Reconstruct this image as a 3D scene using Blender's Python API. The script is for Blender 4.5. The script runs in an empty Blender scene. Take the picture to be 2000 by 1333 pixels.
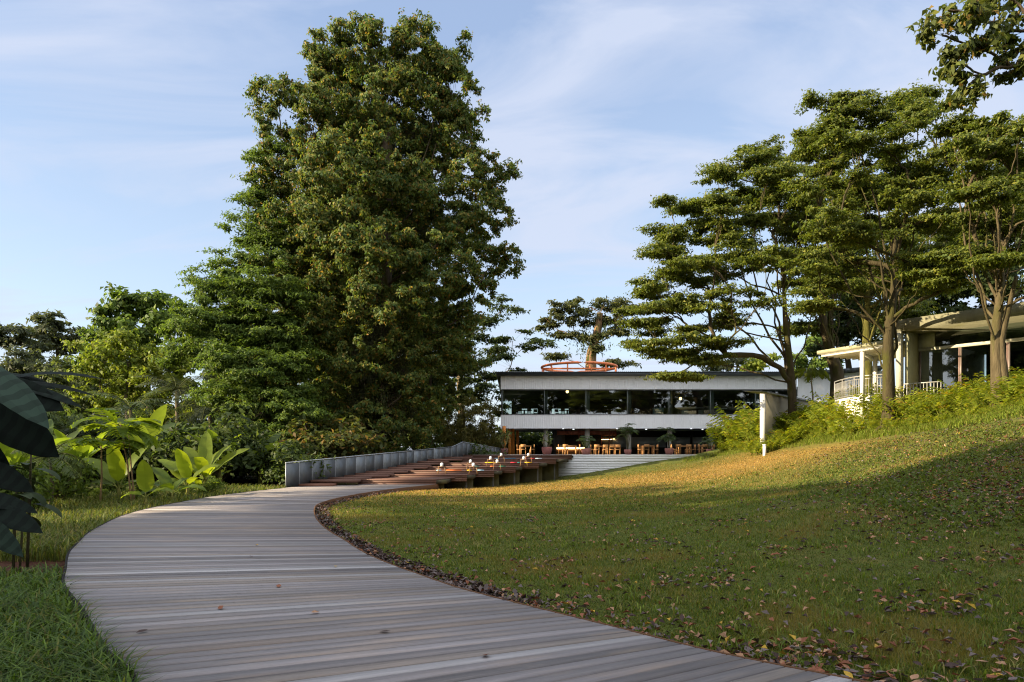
import bpy, math, random
import numpy as np
from mathutils import Vector, Matrix
random.seed(7)
rng = np.random.default_rng(7)
S = bpy.context.scene
COL = S.collection
R = math.radians
# ---------------------------------------------------------------- camera, sky, sun, exposure
EYE = 1.55
F = 1333.0            # focal length in photo pixels (24 mm lens)
HOR = 886.0           # horizon row in the photograph
cam_d = bpy.data.cameras.new("camera")
cam = bpy.data.objects.new("camera", cam_d)
COL.objects.link(cam)
cam.location = (0, 0, EYE)
cam.rotation_euler = (R(90), 0, 0)
cam_d.lens = 24.0
cam_d.sensor_width = 36.0
cam_d.shift_y = (HOR - 666.5) / 2000.0
cam_d.clip_start = 0.05
cam_d.clip_end = 6000
S.camera = cam
SUN_EL = 21.0
SUN_AZ = 15.0          # light travels to the right and a little away from the viewer
SUN_DIR = Vector((math.cos(R(SUN_EL)) * math.cos(R(SUN_AZ)), math.cos(R(SUN_EL)) * math.sin(R(SUN_AZ)), -math.sin(R(SUN_EL)))).normalized()
SUN_ROT = math.atan2(-SUN_DIR.x, -SUN_DIR.y)
W = bpy.data.worlds.new("World")
S.world = W
W.use_nodes = True
nt = W.node_tree
for n in list(nt.nodes):
    nt.nodes.remove(n)
N = nt.nodes.new
L = nt.links.new
out = N('ShaderNodeOutputWorld')
bg = N('ShaderNodeBackground')
sky = N('ShaderNodeTexSky')
sky.sky_type = 'NISHITA'
sky.sun_disc = False
sky.sun_elevation = R(SUN_EL)
sky.sun_rotation = SUN_ROT
sky.air_density = 1.15
sky.dust_density = 0.5
sky.ozone_density = 1.6
bg.inputs[1].default_value = 0.115
tc = N('ShaderNodeTexCoord')
sep = N('ShaderNodeSeparateXYZ')
L(tc.outputs['Generated'], sep.inputs[0])
zz = N('ShaderNodeMath'); zz.operation = 'MAXIMUM'; zz.inputs[1].default_value = 0.0
L(sep.outputs[2], zz.inputs[0])
za = N('ShaderNodeMath'); za.operation = 'ADD'; za.inputs[1].default_value = 0.22
L(zz.outputs[0], za.inputs[0])
dx = N('ShaderNodeMath'); dx.operation = 'DIVIDE'
dy = N('ShaderNodeMath'); dy.operation = 'DIVIDE'
L(sep.outputs[0], dx.inputs[0]); L(za.outputs[0], dx.inputs[1])
L(sep.outputs[1], dy.inputs[0]); L(za.outputs[0], dy.inputs[1])
cmb = N('ShaderNodeCombineXYZ')
L(dx.outputs[0], cmb.inputs[0]); L(dy.outputs[0], cmb.inputs[1])
mp = N('ShaderNodeMapping')
mp.inputs['Rotation'].default_value = (0, 0, R(28))
mp.inputs['Scale'].default_value = (0.7, 1.7, 1)
L(cmb.outputs[0], mp.inputs[0])
n1 = N('ShaderNodeTexNoise'); n1.inputs['Scale'].default_value = 1.4; n1.inputs['Detail'].default_value = 7
n1.inputs['Roughness'].default_value = 0.55; n1.inputs['Distortion'].default_value = 1.0
L(mp.outputs[0], n1.inputs['Vector'])
cr = N('ShaderNodeValToRGB')
cr.color_ramp.elements[0].position = 0.44; cr.color_ramp.elements[0].color = (0, 0, 0, 1)
cr.color_ramp.elements[1].position = 0.62; cr.color_ramp.elements[1].color = (1, 1, 1, 1)
L(n1.outputs[0], cr.inputs[0])
CLOUD = N('ShaderNodeMath'); CLOUD.operation = 'MULTIPLY'; CLOUD.inputs[1].default_value = 0.8
L(cr.outputs[0], CLOUD.inputs[0])
# thin milky veil towards the horizon
veil = N('ShaderNodeMapRange'); veil.inputs[1].default_value = 0.0; veil.inputs[2].default_value = 0.52
veil.inputs[3].default_value = 1.0; veil.inputs[4].default_value = 0.0
L(zz.outputs[0], veil.inputs[0])
grad = N('ShaderNodeMixRGB')
grad.inputs[1].default_value = (1.30, 1.66, 2.45, 1); grad.inputs[2].default_value = (2.30, 2.68, 3.20, 1)
L(veil.outputs[0], grad.inputs[0])
flat = N('ShaderNodeMixRGB'); flat.inputs[0].default_value = 0.72
L(sky.outputs[0], flat.inputs[1]); L(grad.outputs[0], flat.inputs[2])
mixc = N('ShaderNodeMixRGB')
mixc.inputs[2].default_value = (2.25, 2.48, 3.05, 1)
L(CLOUD.outputs[0], mixc.inputs[0]); L(flat.outputs[0], mixc.inputs[1])
# brighter sky added out of view, overhead and behind the viewer, as soft fill
up = N('ShaderNodeMapRange'); up.inputs[1].default_value = 0.60; up.inputs[2].default_value = 0.85; up.inputs[3].default_value = 0.0; up.inputs[4].default_value = 1.0
L(sep.outputs[2], up.inputs[0])
bh = N('ShaderNodeMapRange'); bh.inputs[1].default_value = 0.25; bh.inputs[2].default_value = -0.35; bh.inputs[3].default_value = 0.0; bh.inputs[4].default_value = 1.0
L(sep.outputs[1], bh.inputs[0])
ub = N('ShaderNodeMath'); ub.operation = 'MAXIMUM'; L(up.outputs[0], ub.inputs[0]); L(bh.outputs[0], ub.inputs[1])
hi = N('ShaderNodeMixRGB'); hi.inputs[2].default_value = (5.4, 5.6, 6.0, 1)
L(ub.outputs[0], hi.inputs[0]); L(mixc.outputs[0], hi.inputs[1])
L(hi.outputs[0], bg.inputs[0]); L(bg.outputs[0], out.inputs[0])
sun_d = bpy.data.lights.new("sun", 'SUN')
sun_d.energy = 5.0
sun_d.angle = R(0.5)
sun_d.color = (1.0, 0.84, 0.58)
sun = bpy.data.objects.new("sun", sun_d)
COL.objects.link(sun)
sun.location = (-60, 10, 60)
sun.rotation_euler = SUN_DIR.to_track_quat('-Z', 'Y').to_euler()
S.view_settings.view_transform = 'Standard'
S.view_settings.look = 'None'
S.view_settings.gamma = 1.0
S.view_settings.exposure = 1.45
S.render.engine = 'CYCLES'
S.cycles.max_bounces = 7
S.cycles.transparent_max_bounces = 8
S.cycles.diffuse_bounces = 3
S.cycles.caustics_reflective = False
S.cycles.caustics_refractive = False
S.cycles.use_denoising = True
S.cycles.denoiser = 'OPENIMAGEDENOISE'
S.cycles.denoising_input_passes = 'RGB_ALBEDO_NORMAL'
S.cycles.denoising_prefilter = 'NONE'
S.cycles.filter_width = 1.15
S.cycles.sample_clamp_indirect = 6.0

def P(px, py, Y):
    """a photo pixel at depth Y -> a point in the place"""
    return np.array([(px - 1000.0) / F * Y, Y, EYE + (HOR - py) / F * Y])
def PX(px, Y):
    return (px - 1000.0) / F * Y

# ---------------------------------------------------------------- materials
def new_mat(name):
    m = bpy.data.materials.new(name)
    m.use_nodes = True
    t = m.node_tree
    b = t.nodes.get('Principled BSDF')
    return m, t, b
def tint_mat(name, rough=0.6, metal=0.0, spec=0.4, nscale=None, namt=0.25, stretch=(1, 1, 1), bump=0.0, bscale=30.0, base=None, noise2=None):
    """base colour from the per-face tint of the mesh (or one colour), broken up by noise"""
    m, t, b = new_mat(name)
    N, L = t.nodes.new, t.links.new
    if base is None:
        a = N('ShaderNodeAttribute'); a.attribute_name = 'tint'; src = a.outputs['Color']
    else:
        a = N('ShaderNodeRGB'); a.outputs[0].default_value = (*base, 1); src = a.outputs[0]
    b.inputs['Roughness'].default_value = rough
    b.inputs['Metallic'].default_value = metal
    b.inputs['Specular IOR Level'].default_value = spec
    tcn = N('ShaderNodeTexCoord')
    mpn = N('ShaderNodeMapping'); mpn.inputs['Scale'].default_value = stretch
    L(tcn.outputs['Object'], mpn.inputs[0])
    if nscale:
        nz = N('ShaderNodeTexNoise'); nz.inputs['Scale'].default_value = nscale; nz.inputs['Detail'].default_value = 6
        nz.inputs['Roughness'].default_value = 0.65
        L(mpn.outputs[0], nz.inputs['Vector'])
        mr = N('ShaderNodeMapRange'); mr.inputs[1].default_value = 0.25; mr.inputs[2].default_value = 0.75
        mr.inputs[3].default_value = 1 - namt; mr.inputs[4].default_value = 1 + namt
        L(nz.outputs[0], mr.inputs[0])
        mx = N('ShaderNodeMixRGB'); mx.blend_type = 'MULTIPLY'; mx.inputs[0].default_value = 1
        L(src, mx.inputs[1]); L(mr.outputs[0], mx.inputs[2]); src = mx.outputs[0]
    if noise2:
        sc, col, lo, hi = noise2
        nz = N('ShaderNodeTexNoise'); nz.inputs['Scale'].default_value = sc; nz.inputs['Detail'].default_value = 5
        L(mpn.outputs[0], nz.inputs['Vector'])
        mr = N('ShaderNodeMapRange'); mr.inputs[1].default_value = lo; mr.inputs[2].default_value = hi
        L(nz.outputs[0], mr.inputs[0])
        mx = N('ShaderNodeMixRGB'); mx.inputs[2].default_value = (*col, 1)
        L(mr.outputs[0], mx.inputs[0]); L(src, mx.inputs[1]); src = mx.outputs[0]
    L(src, b.inputs['Base Color'])
    if bump:
        nb = N('ShaderNodeTexNoise'); nb.inputs['Scale'].default_value = bscale; nb.inputs['Detail'].default_value = 5
        L(mpn.outputs[0], nb.inputs['Vector'])
        bp = N('ShaderNodeBump'); bp.inputs['Strength'].default_value = bump; bp.inputs['Distance'].default_value = 0.05
        L(nb.outputs[0], bp.inputs['Height']); L(bp.outputs[0], b.inputs['Normal'])
    return m
def leaf_mat(name, trans=0.42, rough=0.55, spec=0.18, tboost=(1.25, 1.3, 0.6)):
    m, t, b = new_mat(name)
    N, L = t.nodes.new, t.links.new
    a = N('ShaderNodeAttribute'); a.attribute_name = 'tint'
    L(a.outputs['Color'], b.inputs['Base Color'])
    b.inputs['Roughness'].default_value = rough
    b.inputs['Specular IOR Level'].default_value = spec
    tr = N('ShaderNodeBsdfTranslucent')
    mu = N('ShaderNodeMixRGB'); mu.blend_type = 'MULTIPLY'; mu.inputs[0].default_value = 1
    mu.inputs[2].default_value = (*tboost, 1)
    L(a.outputs['Color'], mu.inputs[1]); L(mu.outputs[0], tr.inputs[0])
    mx = N('ShaderNodeMixShader'); mx.inputs[0].default_value = trans
    o = t.nodes.get('Material Output')
    L(b.outputs[0], mx.inputs[1]); L(tr.outputs[0], mx.inputs[2]); L(mx.outputs[0], o.inputs[0])
    return m
M = {}
M['leaf'] = leaf_mat('leaf')
M['glow_leaf'] = leaf_mat('thin_leaf', trans=0.52, tboost=(2.0, 1.8, 0.5), rough=0.45)
M['dark_leaf'] = leaf_mat('thick_leaf', trans=0.10, rough=0.6, spec=0.06)
M['bark'] = tint_mat('bark', rough=0.9, spec=0.12, nscale=3.0, namt=0.5, stretch=(2, 2, 0.5), bump=0.6, bscale=12, noise2=(1.3, (0.055, 0.055, 0.012), 0.5, 0.66))
M['wood'] = tint_mat('wood', rough=0.6, spec=0.3, nscale=3.0, namt=0.3, stretch=(0.7, 14, 14), bump=0.15, bscale=20)
M['paint'] = tint_mat('paint', rough=0.5, spec=0.3, nscale=0.7, namt=0.06)
M['metal'] = tint_mat('metal', rough=0.42, metal=0.25, spec=0.4, nscale=2.5, namt=0.12)
M['concrete'] = tint_mat('concrete', rough=0.9, spec=0.15, nscale=1.4, namt=0.28, stretch=(1, 1, 0.5), bump=0.25, bscale=25, noise2=(0.9, (0.17, 0.16, 0.06), 0.56, 0.78))
M['white_wall'] = tint_mat('white_wall', rough=0.75, spec=0.2, nscale=1.1, namt=0.08, stretch=(0.4, 1, 3))
M['fabric'] = tint_mat('fabric', rough=0.9, spec=0.1, nscale=20, namt=0.1)
M['clay'] = tint_mat('clay', rough=0.8, spec=0.2, nscale=4, namt=0.2)
M['leaf_dead'] = leaf_mat('dry_leaf', trans=0.15, rough=0.75, spec=0.2, tboost=(1.1, 1, 0.8))
def glass_mat():
    m, t, b = new_mat('window_glass')
    N, L = t.nodes.new, t.links.new
    tr = N('ShaderNodeBsdfTransparent'); tr.inputs[0].default_value = (0.50, 0.60, 0.58, 1)
    gl = N('ShaderNodeBsdfGlossy'); gl.inputs['Roughness'].default_value = 0.015
    gl.inputs[0].default_value = (0.9, 0.95, 0.95, 1)
    fr = N('ShaderNodeFresnel'); fr.inputs[0].default_value = 1.5
    ad = N('ShaderNodeMath'); ad.operation = 'MULTIPLY_ADD'; ad.inputs[1].default_value = 1.5; ad.inputs[2].default_value = 0.10
    ad.use_clamp = True
    nz = N('ShaderNodeTexNoise'); nz.inputs['Scale'].default_value = 0.35
    bp = N('ShaderNodeBump'); bp.inputs['Strength'].default_value = 0.02; bp.inputs['Distance'].default_value = 0.2
    L(nz.outputs[0], bp.inputs['Height']); L(bp.outputs[0], gl.inputs['Normal'])
    L(fr.outputs[0], ad.inputs[0])
    mx = N('ShaderNodeMixShader')
    L(ad.outputs[0], mx.inputs[0]); L(tr.outputs[0], mx.inputs[1]); L(gl.outputs[0], mx.inputs[2])
    L(mx.outputs[0], t.nodes.get('Material Output').inputs[0])
    return m
M['glass'] = glass_mat()
def glow_mat(name, col, s):
    m, t, b = new_mat(name)
    b.inputs['Base Color'].default_value = (*col, 1)
    b.inputs['Emission Color'].default_value = (*col, 1)
    b.inputs['Emission Strength'].default_value = s
    return m
M['lamp'] = glow_mat('lamp_glow', (1.0, 0.62, 0.25), 3.0)
M['lamp_white'] = glow_mat('lamp_white', (0.9, 0.95, 1.0), 1.0)
def plank_mat():
    m, t, b = new_mat('weathered_planks')
    N, L = t.nodes.new, t.links.new
    a = N('ShaderNodeAttribute'); a.attribute_name = 'tint'
    uv = N('ShaderNodeUVMap'); uv.uv_map = 'uv'
    mp = N('ShaderNodeMapping'); mp.inputs['Scale'].default_value = (1.0, 26, 1)
    L(uv.outputs[0], mp.inputs[0])
    nz = N('ShaderNodeTexNoise'); nz.inputs['Scale'].default_value = 1.6; nz.inputs['Detail'].default_value = 8; nz.inputs['Roughness'].default_value = 0.7
    L(mp.outputs[0], nz.inputs['Vector'])
    mr = N('ShaderNodeMapRange'); mr.inputs[1].default_value = 0.28; mr.inputs[2].default_value = 0.75; mr.inputs[3].default_value = 0.66; mr.inputs[4].default_value = 1.25
    L(nz.outputs[0], mr.inputs[0])
    mx = N('ShaderNodeMixRGB'); mx.blend_type = 'MULTIPLY'; mx.inputs[0].default_value = 1
    L(a.outputs['Color'], mx.inputs[1]); L(mr.outputs[0], mx.inputs[2])
    mp2 = N('ShaderNodeMapping'); mp2.inputs['Scale'].default_value = (0.6, 2.2, 1)
    L(uv.outputs[0], mp2.inputs[0])
    n2 = N('ShaderNodeTexNoise'); n2.inputs['Scale'].default_value = 1.3; n2.inputs['Detail'].default_value = 4
    L(mp2.outputs[0], n2.inputs['Vector'])
    m2 = N('ShaderNodeMapRange'); m2.inputs[1].default_value = 0.52; m2.inputs[2].default_value = 0.72
    L(n2.outputs[0], m2.inputs[0])
    mb = N('ShaderNodeMixRGB'); mb.inputs[2].default_value = (0.30, 0.225, 0.17, 1)
    sc = N('ShaderNodeMath'); sc.operation = 'MULTIPLY'; sc.inputs[1].default_value = 0.55
    L(m2.outputs[0], sc.inputs[0]); L(sc.outputs[0], mb.inputs[0]); L(mx.outputs[0], mb.inputs[1])
    L(mb.outputs[0], b.inputs['Base Color'])
    b.inputs['Roughness'].default_value = 0.62
    b.inputs['Specular IOR Level'].default_value = 0.35
    bp = N('ShaderNodeBump'); bp.inputs['Strength'].default_value = 0.25; bp.inputs['Distance'].default_value = 0.01
    L(nz.outputs[0], bp.inputs['Height']); L(bp.outputs[0], b.inputs['Normal'])
    return m
M['plank'] = plank_mat()
def ground_mat():
    m, t, b = new_mat('lawn')
    N, L = t.nodes.new, t.links.new
    tcn = N('ShaderNodeTexCoord')
    a = N('ShaderNodeAttribute'); a.attribute_name = 'tint'
    def noise(s, d=5, r=0.6):
        n = N('ShaderNodeTexNoise'); n.inputs['Scale'].default_value = s; n.inputs['Detail'].default_value = d; n.inputs['Roughness'].default_value = r
        L(tcn.outputs['Object'], n.inputs['Vector']); return n.outputs[0]
    def ramp(src, lo, hi, a_, b_):
        r = N('ShaderNodeMapRange'); r.inputs[1].default_value = lo; r.inputs[2].default_value = hi; r.inputs[3].default_value = a_; r.inputs[4].default_value = b_
        L(src, r.inputs[0]); return r.outputs[0]
    fine = ramp(noise(9, 8, 0.75), 0.25, 0.75, 0.45, 1.6)
    mx = N('ShaderNodeMixRGB'); mx.blend_type = 'MULTIPLY'; mx.inputs[0].default_value = 1
    L(a.outputs['Color'], mx.inputs[1]); L(fine, mx.inputs[2])
    dry = N('ShaderNodeMixRGB'); dry.inputs[2].default_value = (0.30, 0.20, 0.07, 1)
    L(ramp(noise(0.55, 6, 0.7), 0.52, 0.72, 0, 0.42), dry.inputs[0]); L(mx.outputs[0], dry.inputs[1])
    lit = N('ShaderNodeMixRGB'); lit.inputs[2].default_value = (0.035, 0.02, 0.014, 1)
    L(ramp(noise(14, 3, 0.5), 0.63, 0.70, 0, 0.75), lit.inputs[0]); L(dry.outputs[0], lit.inputs[1])
    L(lit.outputs[0], b.inputs['Base Color'])
    b.inputs['Roughness'].default_value = 0.95
    b.inputs['Specular IOR Level'].default_value = 0.1
    bp = N('ShaderNodeBump'); bp.inputs['Strength'].default_value = 0.9; bp.inputs['Distance'].default_value = 0.06
    L(noise(16, 6, 0.8), bp.inputs['Height']); L(bp.outputs[0], b.inputs['Normal'])
    return m
M['ground'] = ground_mat()

# ---------------------------------------------------------------- mesh helpers
class MB:
    def __init__(s):
        s.v = []; s.q = []; s.t = []; s.qc = []; s.tc = []; s.quv = []; s.n = 0
    def add(s, verts, quads=None, tris=None, col=(1, 1, 1), tcol=None):
        verts = np.asarray(verts, float).reshape(-1, 3)
        if quads is not None and len(quads):
            q = np.asarray(quads, int).reshape(-1, 4)
            s.q.append(q + s.n)
            c = np.asarray(col, float)
            s.qc.append(np.broadcast_to(c, (len(q), 3)) if c.ndim == 1 else c)
        if tris is not None and len(tris):
            t = np.asarray(tris, int).reshape(-1, 3)
            s.t.append(t + s.n)
            c = np.asarray(col if tcol is None else tcol, float)
            s.tc.append(np.broadcast_to(c, (len(t), 3)) if c.ndim == 1 else c)
        s.v.append(verts); s.n += len(verts)
        return s
    def box(s, lo, hi, col=(1, 1, 1)):
        x0, y0, z0 = lo; x1, y1, z1 = hi
        v = [(x0, y0, z0), (x1, y0, z0), (x1, y1, z0), (x0, y1, z0), (x0, y0, z1), (x1, y0, z1), (x1, y1, z1), (x0, y1, z1)]
        return s.add(v, [(0, 3, 2, 1), (4, 5, 6, 7), (0, 1, 5, 4), (1, 2, 6, 5), (2, 3, 7, 6), (3, 0, 4, 7)], col=col)
    def prism(s, poly, z0, z1, col=(1, 1, 1)):
        """vertical prism over an (n,2) polygon (ccw); z1 may be per-vertex"""
        n = len(poly)
        p = np.asarray(poly, float)
        z0 = np.broadcast_to(np.asarray(z0, float), (n,)); z1 = np.broadcast_to(np.asarray(z1, float), (n,))
        v = np.concatenate([np.column_stack([p, z0]), np.column_stack([p, z1])])
        quads = [(i, (i + 1) % n, n + (i + 1) % n, n + i) for i in range(n)]
        tris = []
        if n == 4:
            quads += [(3, 2, 1, 0), (4, 5, 6, 7)]
        else:
            for i in range(1, n - 1):
                tris += [(0, i + 1, i), (n, n + i, n + i + 1)]
        return s.add(v, quads, tris, col=col)
    def bar(s, a, b, w, h=None, col=(1, 1, 1)):
        """square bar from a to b"""
        a = np.asarray(a, float); b = np.asarray(b, float); h = w if h is None else h
        d = b - a; d = d / (np.linalg.norm(d) + 1e-9)
        up = np.array([0, 0, 1.0]) if abs(d[2]) < 0.95 else np.array([0, 1.0, 0])
        x = np.cross(d, up); x /= np.linalg.norm(x); u = np.cross(x, d)
        v = []
        for p in (a, b):
            for sx, su in ((-1, -1), (1, -1), (1, 1), (-1, 1)):
                v.append(p + x * sx * w / 2 + u * su * h / 2)
        return s.add(v, [(0, 1, 2, 3), (7, 6, 5, 4), (0, 4, 5, 1), (1, 5, 6, 2), (2, 6, 7, 3), (3, 7, 4, 0)], col=col)
    def tube(s, pts, rad, sides=6, col=(1, 1, 1), cap=True):
        pts = np.asarray(pts, float); n = len(pts)
        rad = np.broadcast_to(np.asarray(rad, float), (n,))
        tan = np.gradient(pts, axis=0)
        tan /= (np.linalg.norm(tan, axis=1, keepdims=True) + 1e-9)
        ref = np.array([1.0, 0, 0]) if abs(tan[0][0]) < 0.8 else np.array([0, 1.0, 0])
        X = np.cross(tan, ref); X /= (np.linalg.norm(X, axis=1, keepdims=True) + 1e-9)
        U = np.cross(tan, X)
        ang = np.arange(sides) / sides * 2 * np.pi
        v = pts[:, None] + rad[:, None, None] * (np.cos(ang)[None, :, None] * X[:, None] + np.sin(ang)[None, :, None] * U[:, None])
        i = np.arange(n - 1)[:, None] * sides; j = np.arange(sides)[None]
        k = (np.arange(sides) + 1) % sides
        q = np.stack([i + j, i + k[None], i + sides + k[None], i + sides + j], -1).reshape(-1, 4)
        tr = []
        if cap:
            for a_ in range(1, sides - 1):
                tr.append((0, a_ + 1, a_)); b_ = (n - 1) * sides; tr.append((b_, b_ + a_, b_ + a_ + 1))
        return s.add(v.reshape(-1, 3), q, tr, col=col)
    def lathe(s, prof, c=(0, 0, 0), sides=14, col=(1, 1, 1)):
        prof = np.asarray(prof, float); n = len(prof)
        ang = np.arange(sides) / sides * 2 * np.pi
        v = np.stack([prof[:, 0, None] * np.cos(ang), prof[:, 0, None] * np.sin(ang), np.broadcast_to(prof[:, 1, None], (n, sides))], -1) + np.asarray(c, float)
        i = np.arange(n - 1)[:, None] * sides; j = np.arange(sides)[None]; k = ((np.arange(sides) + 1) % sides)[None]
        q = np.stack([i + j, i + k, i + sides + k, i + sides + j], -1).reshape(-1, 4)
        tr = []
        for a_ in range(1, sides - 1):
            tr.append((0, a_ + 1, a_)); b_ = (n - 1) * sides; tr.append((b_, b_ + a_, b_ + a_ + 1))
        return s.add(v.reshape(-1, 3), q, tr, col=col)
    def build(s, name, mat, parent=None, origin=(0, 0, 0), smooth=False, uv=None):
        me = bpy.data.meshes.new(name)
        v = np.concatenate(s.v) - np.asarray(origin, float)
        nq = sum(map(len, s.q)); ntr = sum(map(len, s.t))
        loops = np.concatenate(([np.concatenate(s.q).ravel()] if nq else []) + ([np.concatenate(s.t).ravel()] if ntr else []))
        start = np.concatenate([np.arange(nq) * 4, nq * 4 + np.arange(ntr) * 3])
        tot = np.concatenate([np.full(nq, 4), np.full(ntr, 3)])
        col = np.concatenate(([np.concatenate(s.qc)] if nq else []) + ([np.concatenate(s.tc)] if ntr else []))
        me.vertices.add(len(v)); me.vertices.foreach_set('co', v.astype(np.float32).ravel())
        me.loops.add(len(loops)); me.loops.foreach_set('vertex_index', loops.astype(np.int32))
        me.polygons.add(nq + ntr); me.polygons.foreach_set('loop_start', start.astype(np.int32))
        me.polygons.foreach_set('loop_total', tot.astype(np.int32))
        if smooth:
            me.polygons.foreach_set('use_smooth', np.ones(nq + ntr, bool))
        at = me.attributes.new('tint', 'FLOAT_COLOR', 'FACE')
        at.data.foreach_set('color', np.column_stack([col, np.ones(len(col))]).astype(np.float32).ravel())
        if uv is not None:
            u = me.uv_layers.new(name='uv')
            u.data.foreach_set('uv', np.asarray(uv, np.float32).ravel())
        me.update(calc_edges=True)
        me.validate()
        me.materials.append(M[mat] if isinstance(mat, str) else mat)
        o = bpy.data.objects.new(name, me)
        COL.objects.link(o)
        if parent is not None:
            o.parent = parent
        else:
            o.location = origin
        return o
def tag(o, label, cat, group=None):
    o['label'] = label; o['category'] = cat
    if group: o['group'] = group
    return o
def thing(name, label, cat, loc, group=None, rz=0.0):
    o = bpy.data.objects.new(name, None)
    COL.objects.link(o)
    o.location = tuple(loc); o.rotation_euler = (0, 0, rz); o.empty_display_size = 0.2
    return tag(o, label, cat, group)
def struct(o, kind='structure'):
    o['kind'] = kind
    return o
KIDS = {}
def dup(o, loc, rz=0.0, sc=1.0, label=None, group=None):
    c = o.copy(); COL.objects.link(c)
    c.location = tuple(loc); c.rotation_euler = (0, 0, rz); c.scale = (sc, sc, sc) if np.isscalar(sc) else sc
    if label: c['label'] = label
    if group: c['group'] = group
    for k in list(o.children):
        d = k.copy(); COL.objects.link(d); d.parent = c
        for g in list(k.children):
            e = g.copy(); COL.objects.link(e); e.parent = d
    return c

def unit(v):
    return v / (np.linalg.norm(v, axis=-1, keepdims=True) + 1e-9)
def pick(pal, n, jit=0.18):
    """n tints from a palette of (weight, rgb)"""
    w = np.array([p[0] for p in pal], float); c = np.array([p[1] for p in pal], float)
    i = rng.choice(len(pal), n, p=w / w.sum())
    return c[i] * (1 + rng.normal(0, jit, (n, 1))).clip(0.5, 1.6)
def leaves(mb, pos, axis, nor, ln, wd, col, fold=0.25):
    """n leaves, each one folded rhombic face"""
    n = len(pos)
    a = unit(axis); x = unit(np.cross(a, nor)); u = np.cross(x, a)
    ln = np.broadcast_to(ln, (n,))[:, None]; wd = np.broadcast_to(wd, (n,))[:, None]
    v = np.stack([pos, pos + a * ln * 0.45 + x * wd * 0.5 + u * wd * fold, pos + a * ln - u * ln * 0.08, pos + a * ln * 0.45 - x * wd * 0.5 + u * wd * fold], 1)
    mb.add(v.reshape(-1, 3), np.arange(n * 4).reshape(-1, 4), col=col)
def ball(n, pw=0.45):
    d = unit(rng.normal(size=(n, 3)))
    return d * (rng.random((n, 1)) ** pw)
def bez(a, b, c, n):
    t = np.linspace(0, 1, n)[:, None]
    return (1 - t) ** 2 * a + 2 * t * (1 - t) * b + t * t * c
# ---------------------------------------------------------------- terrain
CP = np.array([
 (2.4,4.6,-.05),(.25,6.8,-.06),(-2,10.1,-.09),(-5.5,19,-.10),(-5.2,30,-.14),(-3.8,34,-.25),
 (4,4,.02),(8,5,.30),(7.5,10,.70),(5,10,.25),(3,10,.08),(0,12,-.03),(3,18,.08),(0,22,-.08),
 (7.5,20,.42),(10.5,20,1.0),(14.6,20,2.35),(11.2,15,1.5),(15,14,2.5),(4,28,.03),(0,34,-.22),(8,30,.4),(11.2,30,.8),
 (14.7,28,2.0),(15,40,1.65),(10,40,.55),(5,42,0.0),(0,44,-.4),(1.7,52,-.36),(3.9,52,-.17),(7.4,52,.34),(10.9,52,.96),(14,52,1.43),
 (14.94,50.5,1.44),(15.35,46.5,1.62),(15.56,41.5,1.83),(16.17,38.5,2.07),(16.28,35,2.23),(16.32,32,2.34),(16.27,29.3,2.43),(16.2,27,2.52),(16.13,25,2.62),(16.29,23.6,2.75),(16.6,22.6,2.9),
 (17.8,26.5,3.2),(18.0,31,3.1),(18.6,38,3.1),(17.9,43,2.9),(20,20,3.7),(21,28,3.9),(20.5,34,3.9),(25,35,4.1),(30,25,4.8),
 (22,45,4.2),(22,52,4.0),(17.5,50,2.6),(30,58,4.4),(40,40,5),(40,15,5.5),(25,10,4.2),(12,2,1.2),(20,-5,2.0),(4,-5,0),
 (-3.2,4,-.14),(-5.6,7,-.15),(-7.6,10,-.2),(-10.5,14,-.22),(-12,18,-.22),(-12.6,25,-.16),(-12,32,-.2),(-20,15,-.2),(-25,30,.0),(-15,45,0),(-30,50,.4),(-5,-5,-.3),(-25,0,-.1),
 (-8,36,-.35),(-4,40,-.45),(-6,48,-.2),(-2,48,-.45),(5,70,-.4),(-10,65,-.2),(20,75,0.6),(-35,70,.8),(0,90,0)], float)
def _phi(r2):
    return 0.5 * r2 * np.log(r2 + 1e-9)
def _tps(cp):
    n = len(cp); d2 = ((cp[:, None, :2] - cp[None, :, :2]) ** 2).sum(-1)
    A = np.zeros((n + 3, n + 3)); A[:n, :n] = _phi(d2) + np.eye(n) * 0.05
    A[:n, n] = 1; A[:n, n + 1:] = cp[:, :2]; A[n, :n] = 1; A[n + 1:, :n] = cp[:, :2].T
    return np.linalg.solve(A, np.concatenate([cp[:, 2], np.zeros(3)]))
TW = _tps(CP)
def H(x, y):
    x = np.asarray(x, float); y = np.asarray(y, float)
    sh = x.shape; p = np.column_stack([x.ravel(), y.ravel()])
    z = np.empty(len(p))
    for i in range(0, len(p), 20000):
        q = p[i:i + 20000]
        d2 = ((q[:, None] - CP[None, :, :2]) ** 2).sum(-1)
        z[i:i + 20000] = _phi(d2) @ TW[:-3] + TW[-3] + q @ TW[-2:]
    d = np.hypot(p[:, 0] - 3, p[:, 1] - 35)
    w = ((d - 48) / 50).clip(0, 1); w = w * w * (3 - 2 * w)
    far = (p[:, 0] / 40).clip(-0.2, 1) * 3.0
    z = z * (1 - w) + far * w
    # the terrace wall holds the bank back: behind it the ground is cut down
    cut = ((p[:, 1] - 52.4) / 0.8).clip(0, 1) * (p[:, 0] > -6) * ((19.5 - p[:, 0]) / 1.5).clip(0, 1) * (p[:, 1] < 90)
    z = np.where(cut > 0, np.minimum(z, z * (1 - cut) + cut * np.minimum(z, 0.6)), z)
    return z.reshape(sh)
def hz(x, y):
    return float(H(np.array([x]), np.array([y]))[0])
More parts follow.
